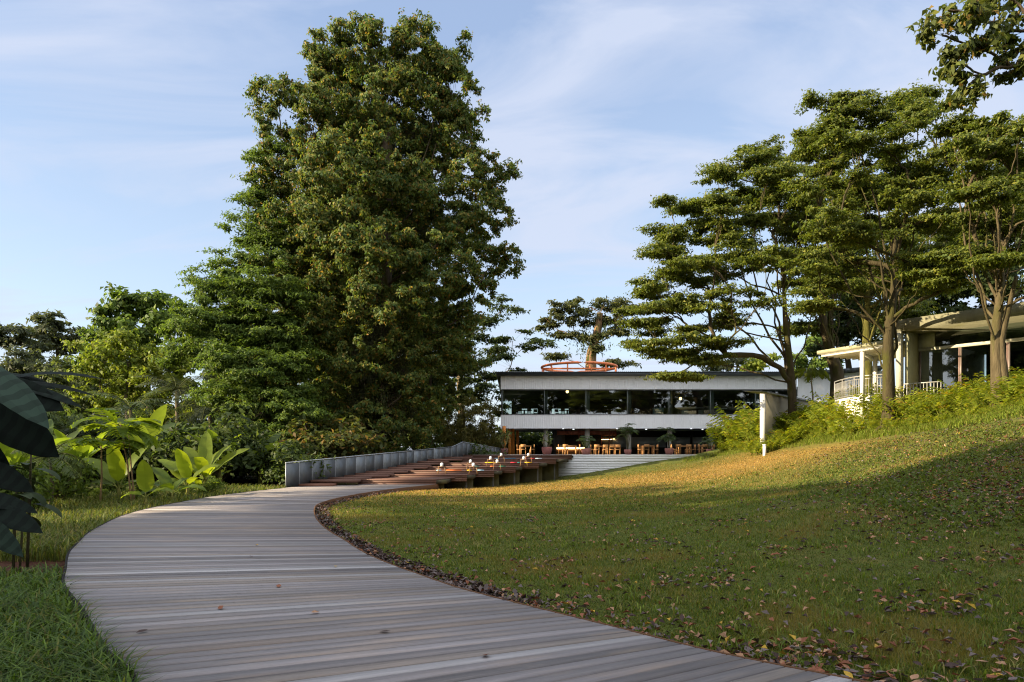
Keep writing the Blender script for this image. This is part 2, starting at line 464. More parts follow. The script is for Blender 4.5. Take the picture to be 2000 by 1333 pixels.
# ---------------------------------------------------------------- boardwalk outline: matching points on its left and right edges
RUNG = np.array([
 (2.6,-3.2,6.6,-.6),(.7,-1.0,5.2,1.7),(-.55,.7,3.7,3.45),(-1.35,2.2,2.39,4.62),(-1.95,3.3,1.6,5.31),(-2.53,4.62,.95,6.05),(-3.23,5.45,.30,6.78),(-4.26,6.8,-.59,7.83),(-5.3,8.1,-1.2,8.75),
 (-6.0,9.2,-1.85,9.8),(-6.9,10.65,-2.45,10.95),(-7.6,12,-3.0,12.2),(-8.3,13.4,-3.6,13.5),(-9.0,15.1,-4.25,15.1),(-9.7,17,-4.85,16.8),(-10.25,19.2,-5.5,18.95),
 (-10.6,22,-5.95,20.9),(-10.8,24.6,-6.1,23.2),(-10.7,27.0,-5.95,25.8),(-10.45,29,-5.55,28.4),(-10.2,31,-5.0,30.6),(-10.0,32.6,-4.4,32.5),(-9.9,34.2,-3.7,34.2)], float)
def crom(p, k):
    """Catmull-Rom through the rows of p, k steps per span"""
    q = np.vstack([2 * p[0] - p[1], p, 2 * p[-1] - p[-2]]); o = []
    t = np.linspace(0, 1, k, endpoint=False)[:, None]
    for i in range(1, len(q) - 2):
        a, b, c, d = q[i - 1], q[i], q[i + 1], q[i + 2]
        o.append(0.5 * (2 * b + (c - a) * t + (2 * a - 5 * b + 4 * c - d) * t ** 2 + (3 * b - a - 3 * c + d) * t ** 3))
    return np.vstack(o + [p[-1:]])
RF = crom(RUNG, 24)
LEFT_E, RIGHT_E = RF[:, :2], RF[:, 2:]
def dist_edge(x, y, E):
    p = np.column_stack([np.ravel(x), np.ravel(y)]); o = np.empty(len(p))
    e = E[::4]
    for i in range(0, len(p), 20000):
        o[i:i + 20000] = np.sqrt(((p[i:i + 20000, None] - e[None]) ** 2).sum(-1)).min(1)
    return o.reshape(np.shape(x))
PATH_POLY = np.vstack([LEFT_E, RIGHT_E[::-1]])
def inside(x, y, poly=PATH_POLY):
    x = np.ravel(x); y = np.ravel(y); r = np.zeros(len(x), bool)
    pp = poly[::3]; n = len(pp)
    for i in range(n):
        x1, y1 = pp[i]; x2, y2 = pp[(i + 1) % n]
        c = ((y1 > y) != (y2 > y)) & (x < (x2 - x1) * (y - y1) / (y2 - y1 + 1e-12) + x1)
        r ^= c
    return r
# ---------------------------------------------------------------- ground sheet
def axis(lo, hi, st, far):
    a = list(np.arange(lo, hi, st)); s = st; x = a[-1]
    while x < far:
        s *= 1.35; x += s; a.append(x)
    s = st; x = a[0]; b = []
    while x > -far:
        s *= 1.35; x -= s; b.append(x)
    return np.array(b[::-1] + a)
gx = axis(-32, 42, 0.4, 2500); gy = axis(-8, 72, 0.4, 2500)
GX, GY = np.meshgrid(gx, gy)
GZ = H(GX, GY)
ins = inside(GX, GY).reshape(GX.shape)
GZ = np.where(ins, np.minimum(GZ, -0.16), GZ)
mb = MB()
nx, ny = len(gx), len(gy)
ii = (np.arange(ny - 1)[:, None] * nx + np.arange(nx - 1)[None]).ravel()
cxm = (GX[:-1, :-1] + GX[1:, 1:]).ravel() / 2; cym = (GY[:-1, :-1] + GY[1:, 1:]).ravel() / 2
def lawn_tint(x, y):
    """colour of the turf: short green on the slope, straw-dry with sun warmth painted in along the crest, dark soil on the left"""
    n = len(x)
    base = np.tile(np.array([0.082, 0.098, 0.018]), (n, 1))
    dry = np.exp(-((y - (34 + 0.15 * x - 0.0 * y)) / 9.0) ** 2) * (x > -7)  # dry band on the sunlit strip; its orange also paints in warm sunlight
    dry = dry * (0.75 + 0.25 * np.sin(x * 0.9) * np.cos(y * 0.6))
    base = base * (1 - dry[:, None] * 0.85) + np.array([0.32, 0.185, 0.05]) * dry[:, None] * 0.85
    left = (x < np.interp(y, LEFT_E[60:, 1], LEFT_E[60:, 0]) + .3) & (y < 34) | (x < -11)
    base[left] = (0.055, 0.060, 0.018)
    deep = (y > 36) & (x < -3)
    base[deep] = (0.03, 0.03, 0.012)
    bank = ((x - 14.6) / 2).clip(0, 1) * (y > 18)
    base = base * (1 - bank[:, None]) + np.array([0.075, 0.10, 0.018]) * bank[:, None]
    return base
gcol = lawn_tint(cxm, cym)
soil = (cxm < -6.4) & (cxm > -9.6) & (cym > 8.9) & (cym < 11.2)
gcol[soil] = (0.07, 0.03, 0.018)
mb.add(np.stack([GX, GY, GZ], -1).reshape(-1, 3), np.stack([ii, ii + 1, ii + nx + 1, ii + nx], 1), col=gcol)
struct(mb.build('ground', 'ground', smooth=True))
# ---------------------------------------------------------------- boardwalk planks
Cn = (LEFT_E + RIGHT_E) / 2
sc_ = np.concatenate([[0], np.cumsum(np.linalg.norm(np.diff(Cn, axis=0), axis=1))])
def rung(s):
    return np.array([np.interp(s, sc_, RF[:, k]) for k in range(4)])
PITCH = 0.165
mb = MB(); uvs = []
s = 0.0; pal = [(5, (.215, .195, .195)), (4, (.18, .163, .162)), (3, (.145, .13, .13)), (1.6, (.30, .285, .285)), (1.6, (.20, .17, .15)), (1, (.16, .13, .112))]
k = 0
while s + PITCH < sc_[-1]:
    w = PITCH * rng.uniform(0.94, 1.06)
    a = rung(s + 0.009); b = rung(s + w - 0.009)
    c = pick(pal, 1, 0.18)[0] * np.array([.95, .94, .95])
    dz = rng.uniform(-0.0015, 0.0015)
    top = [(a[0], a[1]), (b[0], b[1]), (b[2], b[3]), (a[2], a[3])]
    top = [top[0], top[3], top[2], top[1]]
    v = [(x, y, -0.05) for x, y in top] + [(x, y, dz) for x, y in top]
    ln = math.hypot(a[2] - a[0], a[3] - a[1]); o_ = rng.uniform(0, 50)
    quads = [(4, 5, 6, 7), (0, 1, 5, 4), (1, 2, 6, 5), (2, 3, 7, 6), (3, 0, 4, 7)]
    mb.add(v, quads, col=c)
    uu = [(o_, o_ * 7), (o_ + ln, o_ * 7), (o_ + ln, o_ * 7 + w), (o_, o_ * 7 + w)]
    for f in range(5):
        uvs += uu
    s += w; k += 1
struct(mb.build('boardwalk', 'plank', uv=uvs))
# bearers and steel edging under the planks
mb = MB()
for E, sgn, cc in ((LEFT_E, 1, (0.02, 0.018, 0.017)), (RIGHT_E, -1, (0.10, 0.05, 0.025))):
    e = E[::3]
    t = unit(np.gradient(e, axis=0)); nrm = np.column_stack([t[:, 1], -t[:, 0]]) * sgn
    for (o0, o1, z0, z1) in ((-0.022, 0.012, -0.30, 0.012),):
        p0 = e + nrm * o0; p1 = e + nrm * o1; n = len(e)
        if sgn > 0:
            p0 = e - nrm * 0.03; p1 = e - nrm * 0.002
        else:
            p0 = e - nrm * 0.002; p1 = e - nrm * 0.03
        v = np.concatenate([np.column_stack([p0, np.full(n, -0.32)]), np.column_stack([p1, np.full(n, -0.32)]), np.column_stack([p1, np.full(n, 0.004)]), np.column_stack([p0, np.full(n, 0.004)])])
        i = np.arange(n - 1); q = []
        for a_, b_ in ((0, 1), (1, 2), (2, 3), (3, 0)):
            q.append(np.stack([a_ * n + i, a_ * n + i + 1, b_ * n + i + 1, b_ * n + i], 1))
        mb.add(v, np.concatenate(q), col=cc)
struct(mb.build('boardwalk_edging', 'fabric'))
# dark soil strip full of leaf litter along the inner edge
e = RIGHT_E[150:470:3]; t = unit(np.gradient(e, axis=0)); nrm = np.column_stack([t[:, 1], -t[:, 0]])
mb = MB(); rows = []
for o_ in (0.03, 0.16, 0.3, 0.42):
    p = e + nrm * (o_ + (0.05 * np.sin(np.arange(len(e)) * 0.9)[:, None] if o_ > 0.3 else 0))
    rows.append(np.column_stack([p, np.maximum(H(p[:, 0], p[:, 1]) + (0.012 if o_ < 0.35 else -0.03), -0.2)]))
n = len(e); v = np.concatenate(rows); i = np.arange(n - 1); q = []
for r_ in range(3):
    q.append(np.stack([r_ * n + i, (r_ + 1) * n + i, (r_ + 1) * n + i + 1, r_ * n + i + 1], 1))
mb.add(v, np.concatenate(q), col=(0.028, 0.018, 0.013))
struct(mb.build('soil_border', M['ground']))
# trees standing outside the picture (kind, x, y, scale, turn)
SHADE = [('big', -36, -9, .7, 1.0), ('big', -38, 0, .72, 2.2), ('big', -30, -19, .7, 4.0), ('big', -50, -5, .85, 5.5), ('big', -44, -4, .8, 3.9), ('big', -58, -9, .9, .7), ('big', -48, -20, .8, 1.9), ('va', -38, 7, .80, .4), ('va', -40, 12.5, .82, 2.0), ('big', -20, -28, .6, 3.0),
         ('big', 0, -25, .75, 2.9), ('big', 7.5, -30, .82, 4.9), ('big', 15, -27, .8, 5.1), ('big', 30, -24, .75, .3), ('big', 45, -27, .8, 3.3), ('big', 60, -25, .78, 1.3), ('big', 53, -33, .85, 2.6)]
# ---------------------------------------------------------------- restaurant building (white, two storeys)
WHITE = (0.82, 0.835, 0.87); GREY = (0.30, 0.31, 0.31); DARK = (0.028, 0.03, 0.032)
YF = 64.0                       # facade
ZT = 1.45                       # terrace floor
def zY(py, Y=YF): return EYE + (HOR - py) / F * Y
X0, X1 = PX(978, YF), PX(1556, YF)
Z1a, Z1b = zY(837), zY(811)     # lower band
Z2a, Z2b = zY(760.5), zY(736)   # upper band
ZR = zY(728.5)
B = thing('restaurant_building', 'long white two storey restaurant building with ribbed cladding bands and dark glazing', 'building', (X0, YF, ZT))
bo = np.array([X0, YF, ZT])
def bpart(name, mb, mat, parent=B, org=None, **k):
    """part in world space under B (or under a part of B)"""
    return mb.build(name, mat, parent, origin=bo, **k)
def ribbed(mb, x0, x1, y, z0, z1, pitch=0.21, depth=0.007, col=WHITE):
    """vertical trapezoid ribs facing -Y"""
    xs = []; n = int((x1 - x0) / pitch)
    p = (x1 - x0) / n
    for k in range(n):
        a = x0 + k * p
        xs += [(a, 0), (a + p * .66, 0), (a + p * .74, -depth), (a + p * .92, -depth)]
    xs.append((x1, 0)); xs = np.array(xs); m = len(xs)
    v = np.concatenate([np.column_stack([xs[:, 0], y + xs[:, 1], np.full(m, z0)]), np.column_stack([xs[:, 0], y + xs[:, 1], np.full(m, z1)])])
    i = np.arange(m - 1)
    mb.add(v, np.stack([i, i + 1, m + i + 1, m + i], 1), col=col)
for nm, za, zb in (('lower_cladding_band', Z1a, Z1b), ('upper_cladding_band', Z2a, Z2b)):
    mb = MB(); ribbed(mb, X0, X1, YF, za, zb)
    mb.box((X0, YF + .01, za), (X1, YF + .25, zb), WHITE)
    mb.box((X0 - .004, YF - .045, za - .03), (X1, YF + .01, za), (.6, .61, .63)); mb.box((X0 - .004, YF - .045, zb), (X1, YF + .01, zb + .03), (.6, .61, .63))
    mb.box((X0 - .004, YF + .26, za), (X0 + .25, YF + 15, zb), WHITE)
    bpart(nm, mb, 'paint')
# wing that bends towards the viewer at the right
wx = np.linspace(0, 1, 14); wp = np.column_stack([X1 + wx * 5.6, YF - 0.2 - 4.6 * wx ** 1.3])
mb = MB(); seg = []
for (a, b) in zip(wp[:-1], wp[1:]):
    d = b - a; l = np.linalg.norm(d); nseg = max(2, int(l / .21)); nn = np.array([d[1], -d[0]]) / l
    for k in range(nseg):
        p = a + d * k / nseg
        seg += [p, p + d / nseg * .66, p + d / nseg * .74 + nn * .007, p + d / nseg * .92 + nn * .007]
seg.append(wp[-1]); seg = np.array(seg); m = len(seg); i = np.arange(m - 1)
mb.add(np.concatenate([np.column_stack([seg, np.full(m, 4.2)]), np.column_stack([seg, np.full(m, Z2b)])]), np.stack([i, i + 1, m + i + 1, m + i], 1), col=WHITE)
bk = seg + np.array([0.3, 0.4])
mb.add(np.concatenate([np.column_stack([seg, np.full(m, Z2b)]), np.column_stack([bk, np.full(m, Z2b)])]), np.stack([i, i + 1, m + i + 1, m + i], 1), col=WHITE)
bpart('wing_wall', mb, 'paint')
# roof with corrugated edge
mb = MB(); n = 300; xr0, xr1 = PX(968, YF - .8), X1 + .3
xs = np.linspace(xr0, xr1, n); zt = ZR + 0.035 * (np.arange(n) % 2)
i = np.arange(n - 1)
mb.add(np.concatenate([np.column_stack([xs, np.full(n, YF - .8), zt - .06]), np.column_stack([xs, np.full(n, YF - .8), zt]), np.column_stack([xs, np.full(n, YF + 16.), zt + .25])]),
       np.concatenate([np.stack([i, i + 1, n + i + 1, n + i], 1), np.stack([n + i, n + i + 1, 2 * n + i + 1, 2 * n + i], 1)]), col=(.10, .115, .12))
mb.box((xr0 + .1, YF - .70, Z2b + .035), (xr1, YF - .02, ZR - .065), (.075, .085, .09))
mb.box((xr0 + .1, YF, Z2b + .035), (xr1, YF + 15.8, ZR - .065), (.075, .085, .09))
e2 = wp + np.array([-.5, -.6])
for a, b, c, d in zip(wp[:-1], wp[1:], e2[:-1], e2[1:]):
    mb.prism([c, d, b + np.array([.8, 2.5]), a + np.array([.8, 2.5])], Z2b + .04, ZR, (.085, .095, .10))
bpart('roof', mb, 'metal')
# floors, ceilings, back walls, structural columns
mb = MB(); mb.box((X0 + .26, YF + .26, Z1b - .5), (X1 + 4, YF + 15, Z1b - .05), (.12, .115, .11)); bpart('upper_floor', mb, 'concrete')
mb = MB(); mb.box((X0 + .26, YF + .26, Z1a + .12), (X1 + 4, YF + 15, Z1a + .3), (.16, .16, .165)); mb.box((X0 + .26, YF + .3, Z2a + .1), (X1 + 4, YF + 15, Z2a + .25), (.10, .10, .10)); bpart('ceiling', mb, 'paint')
mb = MB()
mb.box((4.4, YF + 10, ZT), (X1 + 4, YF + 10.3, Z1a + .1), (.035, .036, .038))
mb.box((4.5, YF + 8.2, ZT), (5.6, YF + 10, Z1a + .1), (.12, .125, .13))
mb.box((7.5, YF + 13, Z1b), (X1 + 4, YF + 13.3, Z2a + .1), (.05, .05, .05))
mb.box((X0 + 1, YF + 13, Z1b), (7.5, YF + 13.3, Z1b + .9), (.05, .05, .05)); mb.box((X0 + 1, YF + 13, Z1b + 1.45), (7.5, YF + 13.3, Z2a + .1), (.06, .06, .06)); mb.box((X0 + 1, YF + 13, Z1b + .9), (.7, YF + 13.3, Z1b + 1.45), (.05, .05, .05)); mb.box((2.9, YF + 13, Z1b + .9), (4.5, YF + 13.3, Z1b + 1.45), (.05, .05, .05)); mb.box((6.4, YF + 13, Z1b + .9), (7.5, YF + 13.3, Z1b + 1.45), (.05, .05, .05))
mb.box((X1 + 3.7, YF + .6, 1.0), (X1 + 4, YF + 13, Z2a), (.1, .1, .1))
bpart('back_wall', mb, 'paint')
cols = [1066, 1147, 1228, 1308, 1389, 1476]
for px in cols:
    x = PX(px, YF + .9)
    mb = MB(); mb.box((x - .22, YF + .75, Z1b - .05), (x + .22, YF + 1.15, Z2a + .1), (.27, .28, .275)); bpart('upper_column', mb, 'concrete')
    mb = MB(); mb.tube([(x, YF + .95, ZT - .02), (x, YF + .95, Z1a + .12)], .24, 12, (.30, .29, .26)); bpart('column', mb, 'concrete', smooth=True)
# windows of the upper floor: frame with its pane
wb = [981, 1063, 1144, 1225.5, 1306, 1387, 1475, 1556]
for k in range(7):
    xa, xb = PX(wb[k], YF + .12), PX(wb[k + 1], YF + .12)
    fr = MB()
    fr.box((xa, YF + .10, Z1b + .03), (xa + .05, YF + .17, Z2a - .03), (.16, .18, .18)); fr.box((xb - .012, YF + .10, Z1b + .03), (xb, YF + .17, Z2a - .03), (.16, .18, .18))
    fr.box((xa + .05, YF + .10, Z1b + .031), (xb - .012, YF + .17, Z1b + .09), (.05, .055, .055)); fr.box((xa + .05, YF + .10, Z2a - .12), (xb - .012, YF + .17, Z2a - .031), (.07, .075, .075))
    f_ = bpart('window', fr, 'metal')
    pn = MB(); pn.add([(xa + .05, YF + .135, Z1b + .09), (xb - .012, YF + .135, Z1b + .09), (xb - .012, YF + .135, Z2a - .12), (xa + .05, YF + .135, Z2a - .12)], [(0, 1, 2, 3)])
    bpart('pane', pn, 'glass', f_)
# side glazing at the left end
fr = MB(); fr.box((X0 + .03, YF + .37, Z1b + .031), (X0 + .1, YF + 4.5, Z1b + .08), (.16, .18, .18)); fr.box((X0 + .03, YF + .3, Z1b + .03), (X0 + .1, YF + .37, Z2a - .03), (.16, .18, .18)); fr.box((X0 + .03, YF + 4.5, Z1b + .03), (X0 + .1, YF + 4.57, Z2a - .03), (.16, .18, .18))
f_ = bpart('window', fr, 'metal'); pn = MB(); pn.add([(X0 + .06, YF + .37, Z1b + .03), (X0 + .06, YF + 4.5, Z1b + .03), (X0 + .06, YF + 4.5, Z2a - .03), (X0 + .06, YF + .37, Z2a - .03)], [(0, 1, 2, 3)]); bpart('pane', pn, 'glass', f_)
# orange posts under the left end
for px, Y, pb in ((985.5, 62.6, 0), (995.8, 66, .0), (1002.5, 68.5, 0), (1011.5, 74, 0)):
    x = PX(px, Y); mb = MB(); mb.tube([(x, Y, ZT), (x - .05, Y, Z1a + .15)], .16, 10, (.66, .23, .04)); bpart('orange_post', mb, 'paint', smooth=True)
# orange steel ring on the roof
cx, cy, rr, zc = PX(1131, 72), 72.0, 3.94, 10.62
th = np.linspace(0, 2 * np.pi, 49)
RO = (.80, .22, .07)
mb = MB(); mb.tube(np.column_stack([cx + rr * np.cos(th), cy + rr * np.sin(th), np.full(49, zc)]), .13, 8, RO); ring = bpart('roof_ring', mb, 'paint', smooth=True)
mb = MB(); mb.bar((cx - rr, cy, zc - .12), (cx + rr, cy, zc - .12), .14, .16, RO); bpart('cross_beam', mb, 'paint', ring)
for k in range(12):
    a = k / 12 * 2 * np.pi + .13; s = .9 if k % 2 else 1.0
    mb = MB(); p = np.array([cx + rr * math.cos(a), cy + rr * math.sin(a), zc]); q = np.array([cx + rr * math.cos(a + .16 * (k % 2)), cy + rr * math.sin(a + .16 * (k % 2)), ZR + .05]); mb.bar(p, q, .13, .13, RO)
    bpart('ring_post', mb, 'paint', ring)
for ax in (1.0, -8.0):
    pass
# ceiling downlights of the terrace
for k, px in enumerate((1030, 1100, 1120, 1178, 1205, 1262, 1290, 1350, 1372)):
    Y = YF + 1.6 + (k % 3) * 1.7; mb = MB(); x = PX(px, Y)
    mb.lathe([(.09, 0), (.09, .05), (.0, .06)], (x, Y, Z1a + .06), 10); bpart('downlight', mb, 'lamp_white')
# terrace slab and the stepped white retaining wall below it
mb = MB(); mb.box((PX(1117, 52) + .02, 52.25, ZT - .3), (X1, YF + 15, ZT), (.33, .32, .31)); mb.box((X0 - 2, 52.6, ZT - .3), (PX(1117, 52) + .02, YF + 15, ZT), (.33, .32, .31)); bpart('terrace_floor', mb, 'concrete')
xw = PX(1117, 52)
TW_ = thing('retaining_wall', 'stepped white boarded retaining wall below the restaurant terrace, grass along its foot', 'retaining wall', (xw, 52, -.5))
mb = MB(); z = -.75; steps = [(-.75, -.02, 1037), (-.02, .34, 1047), (.34, .70, 1076), (.70, 1.10, 1086), (1.10, ZT + .005, 1117)]
for z0, z1, px in steps:
    zz_ = z0
    while zz_ < z1 - .02:
        zh = min(zz_ + .2, z1); g = .0
        mb.box((PX(px, 52), 52.0 + 0, zz_), (19.4, 52.24, zh - g), tuple(np.array([.86, .86, .87]) * rng.uniform(.96, 1.02))); zz_ = zh
mb.build('wall_boards', 'white_wall', TW_, origin=(xw, 52, -.5))
# bar behind the terrace
BAR = thing('bar_counter', 'long bar counter with a glowing amber front at the back of the terrace', 'bar counter', (PX(1120, 71.5), 71.5, ZT))
o_ = BAR.location
mb = MB(); mb.box((PX(1086, 71.5), 71.2, ZT), (PX(1152, 71.5), 71.8, ZT + .55), (.22, .10, .04)); mb.build('counter', 'wood', BAR, origin=o_)
mb = MB(); mb.box((PX(1088, 71.1), 71.14, ZT + .55), (PX(1150, 71.1), 71.75, ZT + .72)); mb.build('light_strip', 'lamp', BAR, origin=o_)
mb = MB(); mb.box((PX(1085, 71.4), 71.0, ZT + .72), (PX(1153, 71.4), 71.9, ZT + .80), (.30, .15, .07)); mb.build('counter_top', 'wood', BAR, origin=o_)
CN = thing('bar_canopy', 'curved red brown canopy hanging over the bar with a lit inner edge', 'canopy', (PX(1140, 70), 70, Z1a)); o_ = CN.location
mb = MB(); th = np.linspace(-2.2, .9, 16); cxx, cyy = PX(1140, 72), 72.0
pp = np.column_stack([cxx + 3.1 * np.cos(th) * 1.1, cyy + 2.4 * np.sin(th)])
pp = np.vstack([[PX(1088, 69.8), 69.8], pp])
for a, b in zip(pp[:-1], pp[1:]):
    mb.bar((*a, Z1a - .25), (*b, Z1a - .25), .06, .42, (.30, .10, .06))
mb.build('canopy_band', 'paint', CN, origin=o_)
mb = MB()
for a, b in zip(pp[9:-1], pp[10:]):
    mb.bar((*a, Z1a - .85), (*b, Z1a - .85), .05, .06)
mb.build('light_strip', 'lamp', CN, origin=o_)
for a in (pp[3], pp[8], pp[12], pp[-1]):
    mb = MB(); mb.bar((*a, ZT), (*a, Z1a + .1), .08, .08, (.25, .06, .05)); mb.build('canopy_post', 'paint', CN, origin=o_)
# glazed screens at the back right of the terrace
for px0, px1 in ((1196, 1226), (1232, 1300), (1314, 1348), (1352, 1400)):
    sc = thing('glass_screen', {1196: 'leftmost pale glass screen at the back of the terrace, right of the curved bar canopy', 1232: 'widest glass screen at the back of the terrace, between two terrace columns', 1314: 'narrow glass screen at the back of the terrace right of the tall palm pot', 1352: 'rightmost glass screen at the back of the terrace beside the leafy bank'}[px0], 'glass screen', (PX(px0, 71), 71, ZT)); o_ = sc.location
    mb = MB(); xa, xb = PX(px0, 71), PX(px1, 71)
    mb.box((xa, 70.97, ZT + .75), (xb, 71.03, ZT + 1.8), (.30, .33, .33)); mb.build('panel', 'metal', sc, origin=o_)
    mb = MB(); mb.bar((xa, 71, ZT), (xa, 71, ZT + 2.0), .06, .06, (.08, .08, .08)); mb.bar((xb, 71, ZT), (xb, 71, ZT + 2.0), .06, .06, (.08, .08, .08)); mb.box((xa, 70.96, ZT + .68), (xb, 71.04, ZT + .75), (.1, .1, .1)); mb.build('frame', 'metal', sc, origin=o_)
# ---------------------------------------------------------------- terrace furniture
WOODC = (.42, .21, .075)
def make_table(w=1.05, d=.8, h=.75, col=WOODC):
    t = thing('terrace_table', '', 'table', (0, 0, 0))
    mb = MB(); mb.box((-w / 2, -d / 2, h - .06), (w / 2, d / 2, h), col); mb.build('table_top', 'wood', t)
    for sx in (-1, 1):
        for sy in (-1, 1):
            mb = MB(); x, y = sx * (w / 2 - .07), sy * (d / 2 - .07); mb.box((x - .045, y - .045, 0), (x + .045, y + .045, h - .06), col); mb.build('leg', 'wood', t)
    return t
def make_chair(col=WOODC):
    c = thing('terrace_chair', '', 'chair', (0, 0, 0))
    mb = MB(); mb.box((-.22, -.22, .42), (.22, .22, .47), col); mb.build('seat', 'wood', c)
    mb = MB(); mb.box((-.22, .18, .62), (.22, .215, .86), col); mb.build('backrest', 'wood', c)
    for sx in (-1, 1):
        for sy in (-1, 1):
            mb = MB(); top = .86 if sy > 0 else .42; x, y = sx * .195, sy * .19; mb.box((x - .025, y - .025, 0), (x + .025, y + .025 if sy < 0 else y - .011, top), col); mb.build('leg', 'wood', c)
    return c
TABLE, CHAIR = make_table(), make_chair()
used = {'t': False, 'c': False}
def put_table(px, Y, label):
    loc = (PX(px, Y), Y, ZT)
    if not used['t']:
        used['t'] = True; TABLE.location = loc; TABLE['label'] = label; TABLE['group'] = 'wooden tables on the terrace'; return
    dup(TABLE, loc, 0, 1, label, 'wooden tables on the terrace')
def put_chair(px, Y, rz, label):
    loc = (PX(px, Y), Y, ZT)
    if not used['c']:
        used['c'] = True; CHAIR.location = loc; CHAIR.rotation_euler = (0, 0, rz); CHAIR['label'] = label; CHAIR['group'] = 'wooden chairs on the terrace'; return
    dup(CHAIR, loc, rz, 1, label, 'wooden chairs on the terrace')
Hh = math.pi / 2
sets = [(1026, 58, 'just right of the orange posts', ((1014, Hh), (1039, -Hh), (1022, math.pi))),
        (1114, 58, 'in front of the glowing bar', ((1095, Hh), (1128, -Hh), (1104, math.pi))),
        (1173, 59.5, 'between the middle two potted palms, largest group', ((1165, math.pi), (1182, math.pi), (1206, math.pi), (1195, math.pi), (1158, Hh))),
        (1265, 57.5, 'left of the tallest potted palm', ((1251, Hh), (1280, -Hh), (1262, math.pi))),
        (1334, 58.5, 'right of the tallest potted palm', ((1315, Hh), (1344, math.pi), (1324, math.pi), (1353, -Hh))),
        (1379, 57.5, 'at the right end, beside the leafy bank', ((1369, Hh), (1390, -Hh), (1376, math.pi)))]
for px, Y, where, ch in sets:
    put_table(px, Y, 'wooden terrace table ' + where)
    for cpx, rz in ch:
        back = abs(rz) > 2
        side = 'with its back to the lawn' if back else ('seen side on, left of its table' if rz > 0 else 'seen side on, right of its table')
        put_chair(cpx, Y + (.75 if False else (-.8 if back else 0)), rz, 'wooden chair %s, %s' % (where.split(',')[0], side))
# potted plants on the terrace edge
def frond(mb, base, az, el0, ln, curl, nl, lw, ll, col, sides=True, rach=.012, rcol=(.10, .11, .03)):
    """a palm frond: arching rachis with leaflets on both sides"""
    n = 10; t = np.linspace(0, 1, n); el = el0 - curl * t
    st = ln / (n - 1); h = np.array([math.cos(az), math.sin(az)])
    pts = [np.asarray(base, float)]
    for k in range(1, n):
        pts.append(pts[-1] + st * np.array([*(h * math.cos(el[k])), math.sin(el[k])]))
    pts = np.array(pts); mb.tube(pts, np.linspace(rach, rach * .3, n), 4, rcol)
    u = np.linspace(.12, 1, nl); p = np.column_stack([np.interp(u, t, pts[:, k]) for k in range(3)])
    tg = unit(np.column_stack([np.interp(u, t, np.gradient(pts[:, k])) for k in range(3)]))
    sd = unit(np.cross(tg, [0, 0, 1.0]))
    for sg in (-1, 1):
        L_ = ll * np.sin(np.pi * (u * .82 + .12)) * rng.uniform(.85, 1.1, nl)
        ax = unit(tg * .55 + sd * sg - np.array([0, 0, .45])[None] * rng.uniform(.3, 1.5, (nl, 1)))
        leaves(mb, p, ax, np.cross(sd * sg, tg) * sg + np.array([0, 0, .5]) + rng.normal(0, .2, (nl, 3)), L_, lw, np.asarray(col) * rng.uniform(.75, 1.25, (nl, 1)), .15)
def blade(mb, base, az, el0, ln, wd, curl, col, fold=.25, n=8, prof=None, twist=0.0, wave=0.0, midrib=None):
    """one broad leaf: curved strip folded along its midrib"""
    t = np.linspace(0, 1, n); el = el0 - curl * t ** 1.3
    h = np.array([math.cos(az), math.sin(az)]); st = ln / (n - 1)
    pts = [np.asarray(base, float)]
    for k in range(1, n):
        pts.append(pts[-1] + st * np.array([*(h * math.cos(el[k])), math.sin(el[k])]))
    pts = np.array(pts); tg = unit(np.gradient(pts, axis=0)); sd = unit(np.cross(tg, [0, 0, 1.0])); up = np.cross(sd, tg)
    tw = twist; sd2 = sd * math.cos(tw) + up * math.sin(tw); up2 = up * math.cos(tw) - sd * math.sin(tw)
    w = np.interp(t, *(prof if prof else ([0, .12, .35, .65, .88, 1], [.12, .62, 1, .95, .6, .03]))) * wd / 2
    wv = wave * np.sin(t * 19 + rng.uniform(0, 6))
    lft = pts + sd2 * w[:, None] + up2 * (w * fold + wv * w)[:, None]; rgt = pts - sd2 * w[:, None] + up2 * (w * fold - wv * w)[:, None]
    i = np.arange(n - 1)
    col = np.asarray(col, float)
    mb.add(np.concatenate([lft, pts, rgt]), np.concatenate([np.stack([i, i + 1, n + i + 1, n + i], 1), np.stack([n + i, n + i + 1, 2 * n + i + 1, 2 * n + i], 1)]), col=np.concatenate([col[None] * rng.uniform(.9, 1.1, (n - 1, 1)), col[None] * rng.uniform(.85, 1.05, (n - 1, 1))]))
    return pts
PINK = (.40, .17, .14)
pots = [(985, 55.5, .30, .5, 'twig', 'dark pot with thin climbing stems against the leftmost orange post', (.16, .07, .06)), (1068, 55.5, .42, .62, 'bush', 'broad rose brown pot with sparse dark plant left of the bar', (.26, .10, .09)),
        (1144.5, 55.5, .40, .52, 'fan', 'terracotta pot with low fan leaved palm in front of second terrace column', PINK), (1226, 55.5, .30, .42, 'palm', 'small terracotta pot with tall feathery palm between two table groups', PINK),
        (1307, 55.5, .36, .52, 'palm', 'terracotta pot with bushy tall palm left of the stepped chairs', PINK), (1385, 55.5, .25, .45, 'fan', 'terracotta pot with small umbrella palm next to the leafy bank', PINK)]
